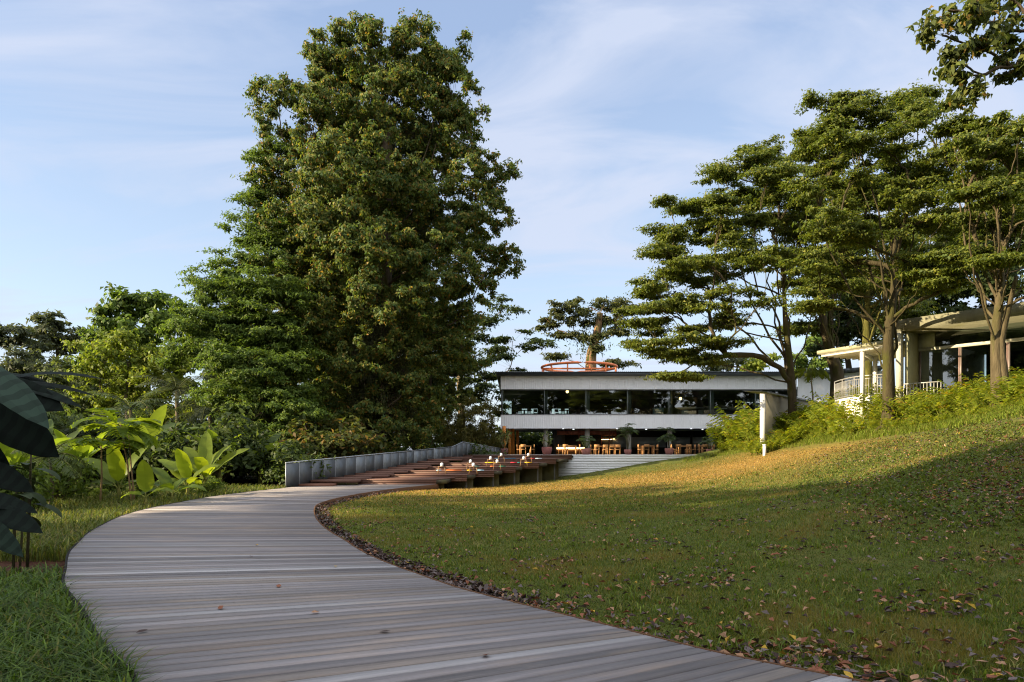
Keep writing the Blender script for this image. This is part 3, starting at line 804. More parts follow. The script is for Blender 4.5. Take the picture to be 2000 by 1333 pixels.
for px, Y, r, h, kind, lab, pc in pots:
    c = np.array([PX(px, Y), Y, ZT]); o = thing('potted_plant', lab, 'potted plant', c, 'potted plants along the terrace edge')
    mb = MB(); mb.lathe([(r * .72, 0), (r * .98, h * .55), (r, h), (r * .9, h), (r * .85, h * .8), (0, h * .8)], c, 16, pc); mb.build('pot', 'clay', o, origin=c, smooth=False)
    mb = MB(); ms = MB()
    g = (.055, .085, .03)
    if kind == 'palm':
        for k in range(5):
            a = rng.uniform(0, 6.28); tip = c + np.array([math.cos(a) * .25, math.sin(a) * .25, rng.uniform(.9, 2.2)]); ms.tube([c + [0, 0, h * .7], (c + tip) / 2 + [0, 0, .2], tip], .025, 5, (.12, .11, .06))
            for q in range(5):
                frond(mb, tip, rng.uniform(0, 6.28), rng.uniform(.5, 1.3), rng.uniform(.7, 1.1), 1.6, 14, .05, .32, g)
    elif kind == 'fan':
        for k in range(13):
            a = rng.uniform(0, 6.28); e0 = rng.uniform(.2, 1.1); tip = c + np.array([math.cos(a) * .55 * math.cos(e0), math.sin(a) * .55 * math.cos(e0), h + .35 + .75 * math.sin(e0)])
            ms.tube([c + [0, 0, h * .7], (c + tip) / 2 + [0, 0, .15], tip], .014, 4, (.08, .10, .03))
            for q in np.linspace(-1.2, 1.2, 9):
                blade(mb, tip, a + q, .2, .42, .08, 1.0, g, n=4)
    else:
        for k in range(8):
            a = rng.uniform(0, 6.28); tip = c + np.array([math.cos(a) * .4, math.sin(a) * .3, rng.uniform(.9, 1.9)]); ms.tube([c + [0, 0, h * .7], (c + tip) / 2, tip], .015, 4, (.06, .05, .03))
            pp_ = tip + ball(9) * .22; leaves(mb, pp_, rng.normal(size=(9, 3)), rng.normal(size=(9, 3)) + [0, 0, 1], .2, .1, np.asarray(g) * .8)
    ms.build('stems', 'bark', o, origin=c); mb.build('foliage', 'leaf', o, origin=c)
# ---------------------------------------------------------------- upstairs fittings seen through the glass
ZU = Z1b
def fit(name, lab, cat, px, Y, parts, group=None):
    c = np.array([PX(px, Y), Y, ZU]); o = thing(name, lab, cat, c, group)
    for nm, mt, boxes, col in parts:
        mb = MB()
        for lo, hi in boxes:
            mb.box(c + np.array(lo), c + np.array(hi), col)
        mb.build(nm, mt, o, origin=c)
    return o
fit('shelving_unit', 'long low white shelving unit upstairs behind the fifth glass bay', 'shelves', 1353, 66.2, [('top_board', 'paint', [((-1.1, -.2, .78), (1.1, .2, .84))], (.7, .7, .66)), ('end_panel', 'paint', [((-1.05, -.2, 0), (-.5, .2, .6)), ((.55, -.2, .1), (1.05, .2, .6))], (.62, .6, .5)), ('lower_board', 'paint', [((-1.1, -.2, .0), (1.1, .2, .1))], (.6, .6, .58))])
fit('shelving_unit', 'open framed white shelving upstairs, right of the long low unit', 'shelves', 1404, 66.2, [('top_board', 'paint', [((-.75, -.2, .72), (.75, .2, .77))], (.7, .7, .66)), ('upright', 'paint', [((-.74, -.2, 0), (-.66, .2, .72)), ((.16, -.2, 0), (.22, .2, .72))], (.62, .6, .55)), ('lower_board', 'paint', [((-.66, -.2, .35), (.16, .2, .4))], (.5, .5, .48))])
fit('display_case', 'pale blue glass display case upstairs behind the fourth glass bay', 'display case', 1285.5, 65.8, [('case', 'metal', [((-.52, -.2, 0.05), (.52, .2, .78))], (.30, .48, .52)), ('plinth', 'paint', [((-.5, -.18, 0), (.5, .18, .05))], (.2, .2, .2))])
fit('display_case', 'small pale blue case upstairs beneath the row of hanging lamps', 'display case', 1456, 66, [('case', 'metal', [((-.4, -.2, .05), (.4, .2, .38))], (.32, .48, .55)), ('plinth', 'paint', [((-.38, -.18, 0), (.38, .18, .05))], (.2, .2, .2))])
for px, lab in ((1024, 'round upstairs table with dark chairs behind the first glass bay'), (1108, 'upstairs dining table behind the second glass bay'), (1180, 'upstairs dining table behind the third glass bay'), (1250, 'upstairs dining table behind the left half of the fourth glass bay')):
    fit('upstairs_table', lab, 'table', px, 68.5, [('table_top', 'wood', [((-.8, -.4, .70), (.8, .4, .76))], (.26, .17, .09)), ('leg', 'wood', [((-.08, -.08, 0), (.08, .08, .70))], (.2, .2, .19))], 'dining tables upstairs')
    for k, dx_ in enumerate((-1.1, -.45, .5, 1.15)):
        c = fit('upstairs_chair', 'dark upstairs chair around the table behind' + lab.split(' behind')[1], 'chair', px + dx_ * 19, 67.8 if k in (1, 2) else 68.5, [('seat', 'wood', [((-.2, -.2, .42), (.2, .2, .46))], (.12, .08, .05)), ('backrest', 'wood', [((-.2, .17, .55), (.2, .2, .85))], (.14, .09, .05)), ('legs', 'wood', [((-.2, -.2, 0), (-.16, -.16, .42)), ((.16, -.2, 0), (.2, -.16, .42)), ((-.2, .16, 0), (-.16, .17, .85)), ((.16, .16, 0), (.2, .17, .85))], (.1, .07, .04))], 'dining chairs upstairs')
def pendant(px, Y, py, kind, lab):
    c = P(px, py, Y); o = thing('pendant_lamp', lab, 'pendant lamp', c, 'hanging lamps upstairs')
    mb = MB(); mb.tube([c + [0, 0, .2], [c[0], c[1], Z2a + .1]], .012, 4, (.05, .05, .05)); mb.build('cord', 'metal', o, origin=c)
    mb = MB()
    if kind == 'globe':
        mb.lathe([(.02, -.14), (.11, -.09), (.15, 0), (.11, .1), (.03, .14)], c, 10); mb.build('globe', 'lamp', o, origin=c, smooth=True)
    elif kind == 'drum':
        mb.lathe([(.62, -.16), (.62, .16), (.58, .16), (.58, -.16)], c, 18, (.35, .16, .05)); mb.build('lamp_shade', 'clay', o, origin=c)
        mb = MB(); mb.lathe([(.02, -.12), (.12, -.06), (.12, .06), (.02, .12)], c, 8); mb.build('bulb', 'lamp', o, origin=c)
    else:
        mb.lathe([(.19, -.16), (.2, -.02), (.1, .02), (.09, .14), (.03, .18)], c, 10, (.75, .78, .78)); mb.build('lamp_shade', 'paint', o, origin=c)
        mb = MB(); mb.lathe([(.15, -.17), (.0, -.175)], c, 10); mb.build('bulb', 'lamp_white', o, origin=c)
pendant(1108, 66, 765.5, 'globe', 'single amber globe lamp hanging behind the second glass bay')
pendant(1350, 69, 780, 'drum', 'wide amber drum lamp hanging above the long low shelving')
pendant(1329, 70, 779, 'globe', 'small amber globe lamp left of the drum lamp')
for px, w in ((1453, 'first'), (1461.5, 'second'), (1471, 'third'), (1480.5, 'fourth')):
    pendant(px, 66, 783, 'bell', 'white bell shaped pendant lamp, %s from the left in the row of four' % w)
# ---------------------------------------------------------------- timber amphitheatre steps
STEP = [(34.0, .26, 852), (36.9, .40, 912), (39.0, .56, 965), (41.5, .74, 1007), (43.8, .94, 1053), (46.8, 1.18, 1086), (51.9, 1.44, 1117)]
def fence_x(Y): return -10.4 + (Y - 31.4) * 6.6 / 20.6
AM = thing('timber_steps', 'broad red brown timber seating steps rising from the boardwalk to the terrace', 'seating steps', (-5, 34, 0)); ao = np.array([-5., 34., 0.])
for k, (Y, z, pxr) in enumerate(STEP):
    Yb = STEP[k + 1][0] + .25 if k < 6 else 52.55
    xr = PX(pxr, Y); xl = fence_x(Y) + (1.9 if k < 6 else .1)
    xrb = xr + (Yb - Y) * .42
    tone = np.array([.125, .062, .043])
    mb = MB()
    nb = max(2, int((Yb - Y) / .145)); d = (Yb - Y) / nb
    for j in range(nb):
        y0 = Y + j * d; xr_j = xr + (y0 - Y) * .25
        mb.box((xl, y0 + .004, z - .04), (xr_j, y0 + d - .004, z - rng.uniform(0, .002)), tone * rng.uniform(.8, 1.25) * (1.2 if j == 0 else 1))
    st = mb.build('tread', 'wood', AM, origin=ao)
    mb = MB(); zl = (STEP[k - 1][1] if k else 0.0); zz_ = z - .045; hh = .13
    zlow = z - .36
    while zz_ > zlow:
        mb.box((xl, Y + .02 + rng.uniform(0, .004), max(zz_ - hh, zlow)), (xr, Y + .05, zz_ - .006), tone * rng.uniform(.75, 1.2)); zz_ -= hh
    mb.build('riser', 'wood', AM, origin=ao)
    mb = MB(); mb.box((xr - .3, Y + .06, z - .22), (xr + .16 * (Yb - Y), Yb - .3, z - .045), (.05, .045, .03))
    if k < 6:
        mb.box((xr - 1.2, Y + 1.2, -.9), (xr + .25, Y + 1.5, z - .225), (.10, .09, .045))
        mb.box((xr - .12, Y + .5, -.9), (xr - .02, Y + .6, z - .225), (.12, .115, .10))
    mb.build('support_beam', 'concrete', AM, origin=ao)
    # narrow stair flight along the fence
    if k < 6:
        nY = STEP[k + 1][0]; nz = STEP[k + 1][1]
        for j in range(2):
            y0 = Y - .9 + j * (nY - Y) / 2; zt_ = z - .13 * (1 - j) + (0 if j == 0 else 0) + (j * .0); zt_ = z + (nz - z) * (j / 2) - (.0)
            xa = fence_x(y0) + .08; mb = MB(); xe = xa + 1.75 + (.5 if j == 0 else .2)
            mb.box((xa, y0, zt_ - .13), (xe, y0 + (nY - Y) / 2 + .3, zt_ - .001 * (j + 1) - .003), tone * rng.uniform(.8, 1.2))
            mb.build('stair_tread', 'wood', AM, origin=ao)
mb = MB(); y0 = 32.5
mb.box((fence_x(32) + .05, 32.3, -.05), (fence_x(32) + 1.7, 33.3, .10), (.17, .075, .045)); mb.build('stair_tread', 'wood', AM, origin=ao)
# little side tables with white boxes and coloured seat pads on the steps
TONE = (.20, .11, .055)
tb = [(863, 37.9, .40, 'nearest side table on the timber steps, beside a long orange pad'), (919, 40.2, .56, 'side table on the third step beside a teal pad'), (924.5, 37.7, .40, 'side table on the second step between yellow and pale blue pads'),
      (971, 40.3, .56, 'side table on the third step beside a short orange pad'), (958, 42.7, .74, 'side table on the fourth step between two yellow pads'), (1023, 42.9, .74, 'side table on the fourth step near the white retaining wall'),
      (979, 45.6, .94, 'farthest left side table on the fifth step, beside the long blue pad'), (1032, 45.8, .94, 'farthest right side table on the fifth step, between red pads')]
for k, (px, Y, z, lab) in enumerate(tb):
    c = np.array([PX(px, Y), Y, z]); o = thing('side_table', lab, 'side table', c, 'side tables on the timber steps')
    mb = MB(); mb.box(c + [-.21, -.21, .40], c + [.21, .21, .43], TONE); mb.build('table_top', 'wood', o, origin=c)
    for sx in (-1, 1):
        for sy in (-1, 1):
            mb = MB(); mb.bar(c + [sx * .23, sy * .2, 0], c + [sx * .17, sy * .16, .40], .03, .03, (.26, .15, .07)); mb.build('leg', 'wood', o, origin=c)
    b = c + [0, 0, .431]; w = thing('napkin_box', 'white box on the ' + lab.split(',')[0], 'box', b, 'white boxes on the side tables')
    mb = MB(); mb.box(b + [-.075, -.075, 0], b + [.075, .075, .17], (.8, .8, .8)); mb.build('box_body', 'paint', w, origin=b)
    mb = MB(); mb.prism([(b[0] - .03, b[1] - .05), (b[0] + .04, b[1] - .05), (b[0] + .05, b[1] + .04), (b[0] - .04, b[1] + .04)], b[2] + .171, b[2] + .20, (.82, .82, .82)); mb.build('napkins', 'fabric', w, origin=b)
C_ = dict(sky=(.35, .55, .65), orange=(.62, .17, .05), yellow=(.68, .40, .03), teal=(.03, .18, .17), green=(.03, .16, .10), red=(.55, .04, .06), blue=(.05, .17, .27), pale=(.55, .65, .72))
pads = [(852, 861, 2, 'sky', 'short pale blue pad left of the nearest side table'), (870, 901, 2, 'orange', 'long orange pad right of the nearest side table'), (912, 921, 2, 'yellow', 'short yellow pad left of the second step side table'), (931, 945, 2, 'sky', 'pale blue pad near the right end of the third step'),
        (924, 936, 3, 'teal', 'teal pad on the fourth step'), (957, 966, 3, 'orange', 'short orange pad on the fourth step'), (975, 988, 3, 'green', 'dark green pad on the fourth step'),
        (947, 976, 4, 'yellow', 'long yellow pad on the fifth step'), (997, 1010, 4, 'red', 'red pad on the fifth step'), (1010.4, 1017, 4, 'teal', 'short teal pad touching a red one on the fifth step'), (1025, 1039, 4, 'yellow', 'yellow pad at the right end of the fifth step'),
        (966, 974, 5, 'sky', 'pale blue pad at the left of the sixth step'), (983, 1008, 5, 'blue', 'long blue pad on the sixth step'), (1019, 1029, 5, 'red', 'red pad left of the farthest side table on the sixth step'), (1036, 1045, 5, 'red', 'red pad right of the farthest side table on the sixth step'), (1045.4, 1059, 5, 'pale', 'whitish pad at the right end of the sixth step')]
for a, b, k, cn, lab in pads:
    Y, z, _ = STEP[k]; xa, xb = PX(a, Y), PX(b, Y); mb = MB()
    lo = np.array([xa, Y + .04, z]); hi = np.array([xb, Y + .44, z + .05])
    mb.prism([(xa, lo[1]), (xb, lo[1]), (xb, hi[1]), (xa, hi[1])], z + .002, z + .036, C_[cn]); mb.prism([(xa + .03, lo[1] + .03), (xb - .03, lo[1] + .03), (xb - .03, hi[1] - .03), (xa + .03, hi[1] - .03)], z + .036, z + .05, C_[cn])
    o = mb.build('seat_pad', 'fabric', origin=(xa, Y, z)); tag(o, lab, 'seat pad', 'coloured seat pads on the timber steps')
# ---------------------------------------------------------------- grey panel fence beside the steps
FN = thing('panel_fence', 'grey metal panel fence climbing beside the timber steps, some panels paler with reflections', 'fence', (-10.4, 31.4, 0)); fo = np.array([-10.4, 31.4, 0.])
fp = [(-10.4, 31.4, -.06, 1.10), (-4.4, 50.2, 1.0, 2.02), (-3.75, 52.0, 1.2, 2.40), (-.95, 63.5, 1.2, 1.98)]
def fpt(Y):
    return [np.interp(Y, [p[1] for p in fp], [p[k] for p in fp]) for k in (0, 2, 3)]
Ys = list(np.linspace(31.4, 52, 22)) + list(np.linspace(52, 63.5, 11))[1:]
for k, (ya, yb) in enumerate(zip(Ys[:-1], Ys[1:])):
    a, b = fpt(ya), fpt(yb); t = .05
    c = np.array([.095, .105, .112]) * (1.75 if k in (6, 9, 13, 16) else rng.uniform(.85, 1.12))  # a few panels coloured lighter to stand for reflections
    mb = MB(); d = np.array([b[0] - a[0], yb - ya]); l = np.hypot(*d); d /= l; nn = np.array([d[1], -d[0]])
    ang = rng.uniform(-.03, .03)
    p0 = np.array([a[0], ya]) + d * .02; p1 = np.array([b[0], yb]) - d * .02
    mb.prism([p0 - nn * .012, p0 + nn * (.012 + ang * .2), p1 + nn * .012, p1 - nn * .012][::-1], np.array([b[1], b[1], a[1], a[1]]) - .1, np.array([b[2], b[2], a[2], a[2]]) - .03, c)
    mb.build('fence_panel', 'metal', FN, origin=fo)
    mb = MB(); mb.box((a[0] - .02, ya - .02, a[1] - .3), (a[0] + .02, ya + .02, a[2]), (.25, .26, .27)); mb.build('fence_post', 'metal', FN, origin=fo)
mb = MB()
for a, b in zip(fp[:-1], fp[1:]):
    mb.bar((a[0], a[1], a[3] + .02), (b[0], b[1], b[3] + .02), .06, .04, (.33, .36, .40))
mb.build('top_rail', 'metal', FN, origin=fo)
# ---------------------------------------------------------------- concrete pavilion on the bank at the right
U = np.array([.637, -.771]); NI = np.array([.771, .637])     # along the front, and into the building
PC = np.array([17.96, 32.0]); ZRB, ZRT, ZF = 7.26, 7.79, 4.05
CONC = (.19, .18, .115)
PV = thing('pavilion', 'weathered concrete pavilion with flat mossy roof and dark windows on the bank', 'building', (*PC, ZF)); po = np.array([*PC, ZF])
def pv(u, n): return PC + U * u + NI * n
def pquad(u0, u1, n0, n1): return [pv(u0, n0), pv(u1, n0), pv(u1, n1), pv(u0, n1)]
mb = MB(); mb.prism(pquad(0, 16, 0, 12), ZRB, ZRT, CONC); mb.build('roof', 'concrete', PV, origin=po)
mb = MB(); mb.prism(pquad(.1, 16, .06, 12), ZF - .4, ZF, (.3, .28, .22)); mb.build('floor', 'concrete', PV, origin=po)
mb = MB(); mb.prism(pquad(0.02, .24, .04, .34), ZF, ZRB - .002, (.42, .40, .31)); mb.prism(pquad(.3, .42, .34, 1.75), ZF, ZRB - .003, (.33, .32, .20)); mb.prism(pquad(.0, .25, 1.75, 11.8), ZF, ZRB - .003, (.36, .34, .26)); mb.build('wall', 'concrete', PV, origin=po)
mb = MB(); mb.prism(pquad(.42, 16, 11.5, 11.8), ZF, ZRB - .003, (.05, .05, .045)); mb.build('back_wall', 'concrete', PV, origin=po)
mb = MB(); mb.prism(pquad(.42, 16, 1.6, 1.75), ZF + 2.38, ZF + 2.52, (.46, .44, .33)); mb.prism(pquad(.42, 1.1, 1.62, 1.74), ZF + 2.53, ZRB - .004, (.33, .32, .22)); mb.build('transom', 'concrete', PV, origin=po)
for u in (5.9, 10.5):
    mb = MB(); mb.prism(pquad(u, u + .28, 1.45, 1.76), ZF + .01, ZRB - .005, (.42, .40, .30)); mb.build('pillar', 'concrete', PV, origin=po)
ub = [.45, 2.15, 4.0, 5.88]
for a, b in zip(ub[:-1], ub[1:]):
    mb = MB(); mb.prism(pquad(a + .0701, b - .0601, 1.62, 1.70), ZF + .012, ZF + .06, (.16, .12, .10)); mb.prism(pquad(a, a + .07, 1.62, 1.70), ZF + .01, ZF + 2.375, (.16, .12, .10)); mb.prism(pquad(b - .06, b - .001, 1.62, 1.70), ZF + .01, ZF + 2.375, (.20, .13, .11)); f_ = mb.build('window', 'metal', PV, origin=po)
    q = pquad(a + .07, b - .06, 1.66, 1.66); mb = MB(); mb.add([(*q[0], ZF + .02), (*q[1], ZF + .02), (*q[1], ZF + 2.37), (*q[0], ZF + 2.37)], [(0, 1, 2, 3)]); mb.build('pane', 'glass', f_, origin=po)
for a, b in ((6.2, 8.3), (8.3, 10.5), (10.8, 14)):
    mb = MB(); mb.prism(pquad(a, a + .07, 1.62, 1.70), ZF + .01, ZF + 2.375, (.2, .14, .12)); f_ = mb.build('window', 'metal', PV, origin=po)
    q = pquad(a + .07, b - .01, 1.66, 1.66); mb = MB(); mb.add([(*q[0], ZF + .02), (*q[1], ZF + .02), (*q[1], ZF + 2.37), (*q[0], ZF + 2.37)], [(0, 1, 2, 3)]); mb.build('pane', 'glass', f_, origin=po)
q = pquad(1.15, 5.85, 1.67, 1.67); mb = MB(); mb.add([(*q[0], ZF + 2.53), (*q[1], ZF + 2.53), (*q[1], ZRB - .01), (*q[0], ZRB - .01)], [(0, 1, 2, 3)]); mb.build('clerestory_pane', 'glass', PV, origin=po)
mb = MB(); a_ = pv(.295, .95); mb.prism([pv(.26, .9), pv(.299, .9), pv(.299, 1.15), pv(.26, 1.15)], ZF + 1.35, ZF + 1.68, (.10, .22, .25)); mb.build('wall_box', 'metal', PV, origin=po)
# lower canopy in front of its left end: sloping joists on two posts
CA, CB = np.array([15.9, 35.6]), np.array([17.75, 31.9]); cu = unit(CB - CA); cn_ = np.array([-cu[1], cu[0]]); cn_ = cn_ if cn_[0] > 0 else -cn_
ZC = 6.72
def cv(u, n): return CA + cu * u + cn_ * n
CL = np.linalg.norm(CB - CA)
CY = thing('entrance_canopy', 'low mossy canopy with white joists underneath, left of the pavilion', 'canopy', (*CA, ZF)); co = np.array([*CA, ZF])
mb = MB(); mb.prism([cv(0, 0), cv(CL, 0), cv(CL, 4.2), cv(0, 4.2)], ZC, ZC + .17, (.34, .32, .2)); mb.build('roof', 'concrete', CY, origin=co)
mb = MB(); mb.prism([cv(.1, .1), cv(CL - .02, .1), cv(CL - .02, 4.1), cv(.1, 4.1)], ZC - .03, ZC - .004, (.68, .66, .6)); mb.build('soffit', 'paint', CY, origin=co)
for k in range(9):
    n_ = .18 + k * .48; mb = MB(); mb.prism([cv(.12, n_), cv(CL - .03, n_), cv(CL - .03, n_ + .07), cv(.12, n_ + .07)], ZC - .15, ZC - .034, (.66, .63, .55)); mb.build('joist', 'paint', CY, origin=co)
for (px, Y, w) in ((1684, 33.6, .16), (1709, 35.2, .16)):
    x = PX(px, Y); mb = MB(); mb.box((x - w / 2, Y - w / 2, ZF - .6), (x + w / 2, Y + w / 2, ZC - .16), (.68, .66, .58)); mb.build('post', 'paint', CY, origin=co)
mb = MB(); mb.bar((PX(1684, 33.6), 33.6, ZC - .2), (PX(1709, 35.2) + 1.2, 37.2, ZC - .2), .1, .14, (.66, .63, .55)); mb.build('beam', 'paint', CY, origin=co)
# curved balcony with metal railing
BL = thing('balcony', 'white walled landing beneath the canopy, half hidden by leafy plants', 'balcony', (17, 35, 4)); blo = np.array([17., 35., 4.])
bp_ = np.array([P(1630, 775, 37)[:2], P(1645, 775, 35.8)[:2], P(1668, 775, 34.6)[:2], P(1700, 775, 33.8)[:2], P(1727, 775, 33.4)[:2]])
bc = crom(bp_, 6); ZB = 4.42
poly = list(map(tuple, bc)) + [(20.5, 36.5), (19.5, 40)]
mb = MB(); mb.prism(poly, 2.6, ZB, (.66, .65, .60)); mb.build('base_wall', 'white_wall', BL, origin=blo)
RL = thing('railing', 'curved grey metal railing with upright bars on the landing under the canopy', 'railing', (*bc[0], ZB)); ro = np.array([*bc[0], ZB])
for nm, dz, r_ in (('top_rail', 1.0, .03), ('middle_rail', .86, .018), ('bottom_rail', .08, .018)):
    mb = MB(); mb.tube(np.column_stack([bc, np.full(len(bc), ZB + dz)]), r_, 6, (.30, .29, .27)); mb.build(nm, 'metal', RL, origin=ro)
sl = np.concatenate([[0], np.cumsum(np.linalg.norm(np.diff(bc, axis=0), axis=1))])
for k, s_ in enumerate(np.arange(0, sl[-1], .135)):
    x, y = np.interp(s_, sl, bc[:, 0]), np.interp(s_, sl, bc[:, 1]); big = k % 9 == 0
    mb = MB(); r_ = .022 if big else .011; mb.box((x - r_, y - r_, ZB), (x + r_, y + r_, ZB + (1.0 if big else .86)), (.30, .29, .27)); mb.build('post' if big else 'baluster', 'metal', RL, origin=ro)
for dz in (.35, .55, .7):
    mb = MB(); q = bc + np.array([.9, .9]); mb.tube(np.column_stack([q, np.full(len(q), ZB + dz) + np.linspace(.15, -.2, len(q))]), .018, 5, (.28, .27, .25)); mb.build('stair_rail', 'metal', RL, origin=ro)
R2 = thing('railing', 'short straight railing by the pavilion corner, behind the leafy plants', 'railing', (*pv(.3, -.3), 3.8)); r2o = np.array([*pv(.3, -.3), 3.8])
a, b = pv(.35, .05), pv(1.9, .05)
for dz in (.06, .92):
    mb = MB(); mb.bar((*a, 3.85 + dz), (*b, 3.85 + dz), .045, .045, (.42, .41, .36)); mb.build('top_rail' if dz > .5 else 'bottom_rail', 'metal', R2, origin=r2o)
for k in range(12):
    p = a + (b - a) * k / 11; mb = MB(); mb.box((p[0] - .013, p[1] - .013, 3.93), (p[0] + .013, p[1] + .013, 4.745), (.42, .41, .36)); mb.build('baluster', 'metal', R2, origin=r2o)
# shed wall between bank and restaurant
SHA, SHB = np.array([PX(1493, 40), 40.0]), np.array([PX(1604, 56), 56.0]); sd = unit(SHB - SHA); sn = np.array([sd[1], -sd[0]])
SH = thing('shed', 'beige walled shed with sloping corrugated roof between the bank and the white building', 'shed', (*SHA, 1.6)); so = np.array([*SHA, 1.6])
zt = 1.55 + 118 / F * 40
mb = MB(); mb.prism([SHA, SHB, SHB - sn * .8, SHA - sn * .8][::-1] if False else [SHA, SHB, SHB - sn * .22, SHA - sn * .22], 1.0, np.array([zt, zt + .45, zt + .45, zt]), (.26, .235, .17)); mb.build('wall', 'white_wall', SH, origin=so)
mb = MB(); c_ = SHA; mb.prism([c_ + sn * .03 - sd * .03, c_ + sn * .03 + sd * .12, c_ - sn * .25 + sd * .12, c_ - sn * .25 - sd * .03], 1.0, zt - .03, (.55, .54, .51)); mb.build('corner_post', 'white_wall', SH, origin=so)
n = 60; t = np.linspace(-.3, np.linalg.norm(SHB - SHA), n); zz_ = zt + .06 + t * .45 / 18 + .03 * (np.arange(n) % 2)
e0 = SHA + sd * t[:, None] + sn * .22; e1 = SHA + sd * t[:, None] - sn * 1.2
i = np.arange(n - 1); mb = MB(); mb.add(np.concatenate([np.column_stack([e0, zz_ - .08]), np.column_stack([e0, zz_]), np.column_stack([e1, zz_ + .1])]), np.concatenate([np.stack([i, i + 1, n + i + 1, n + i], 1), np.stack([n + i, n + i + 1, 2 * n + i + 1, 2 * n + i], 1)]), col=(.13, .12, .10)); mb.build('roof', 'metal', SH, origin=so)
# white bollard at the foot of the planted bank
c = P(1493, 883, 38.5); c[2] = hz(c[0], c[1]); o = thing('bollard', 'short white post standing in the grass below the leafy bank', 'post', c)
mb = MB(); mb.lathe([(.09, -.2), (.09, .58), (.0, .585)], c, 12, (.78, .78, .76)); mb.build('post_body', 'paint', o, origin=c, smooth=False)
mb = MB(); mb.lathe([(.11, .585), (.11, .63), (.0, .65)], c, 12, (.7, .7, .68)); mb.build('cap', 'paint', o, origin=c)
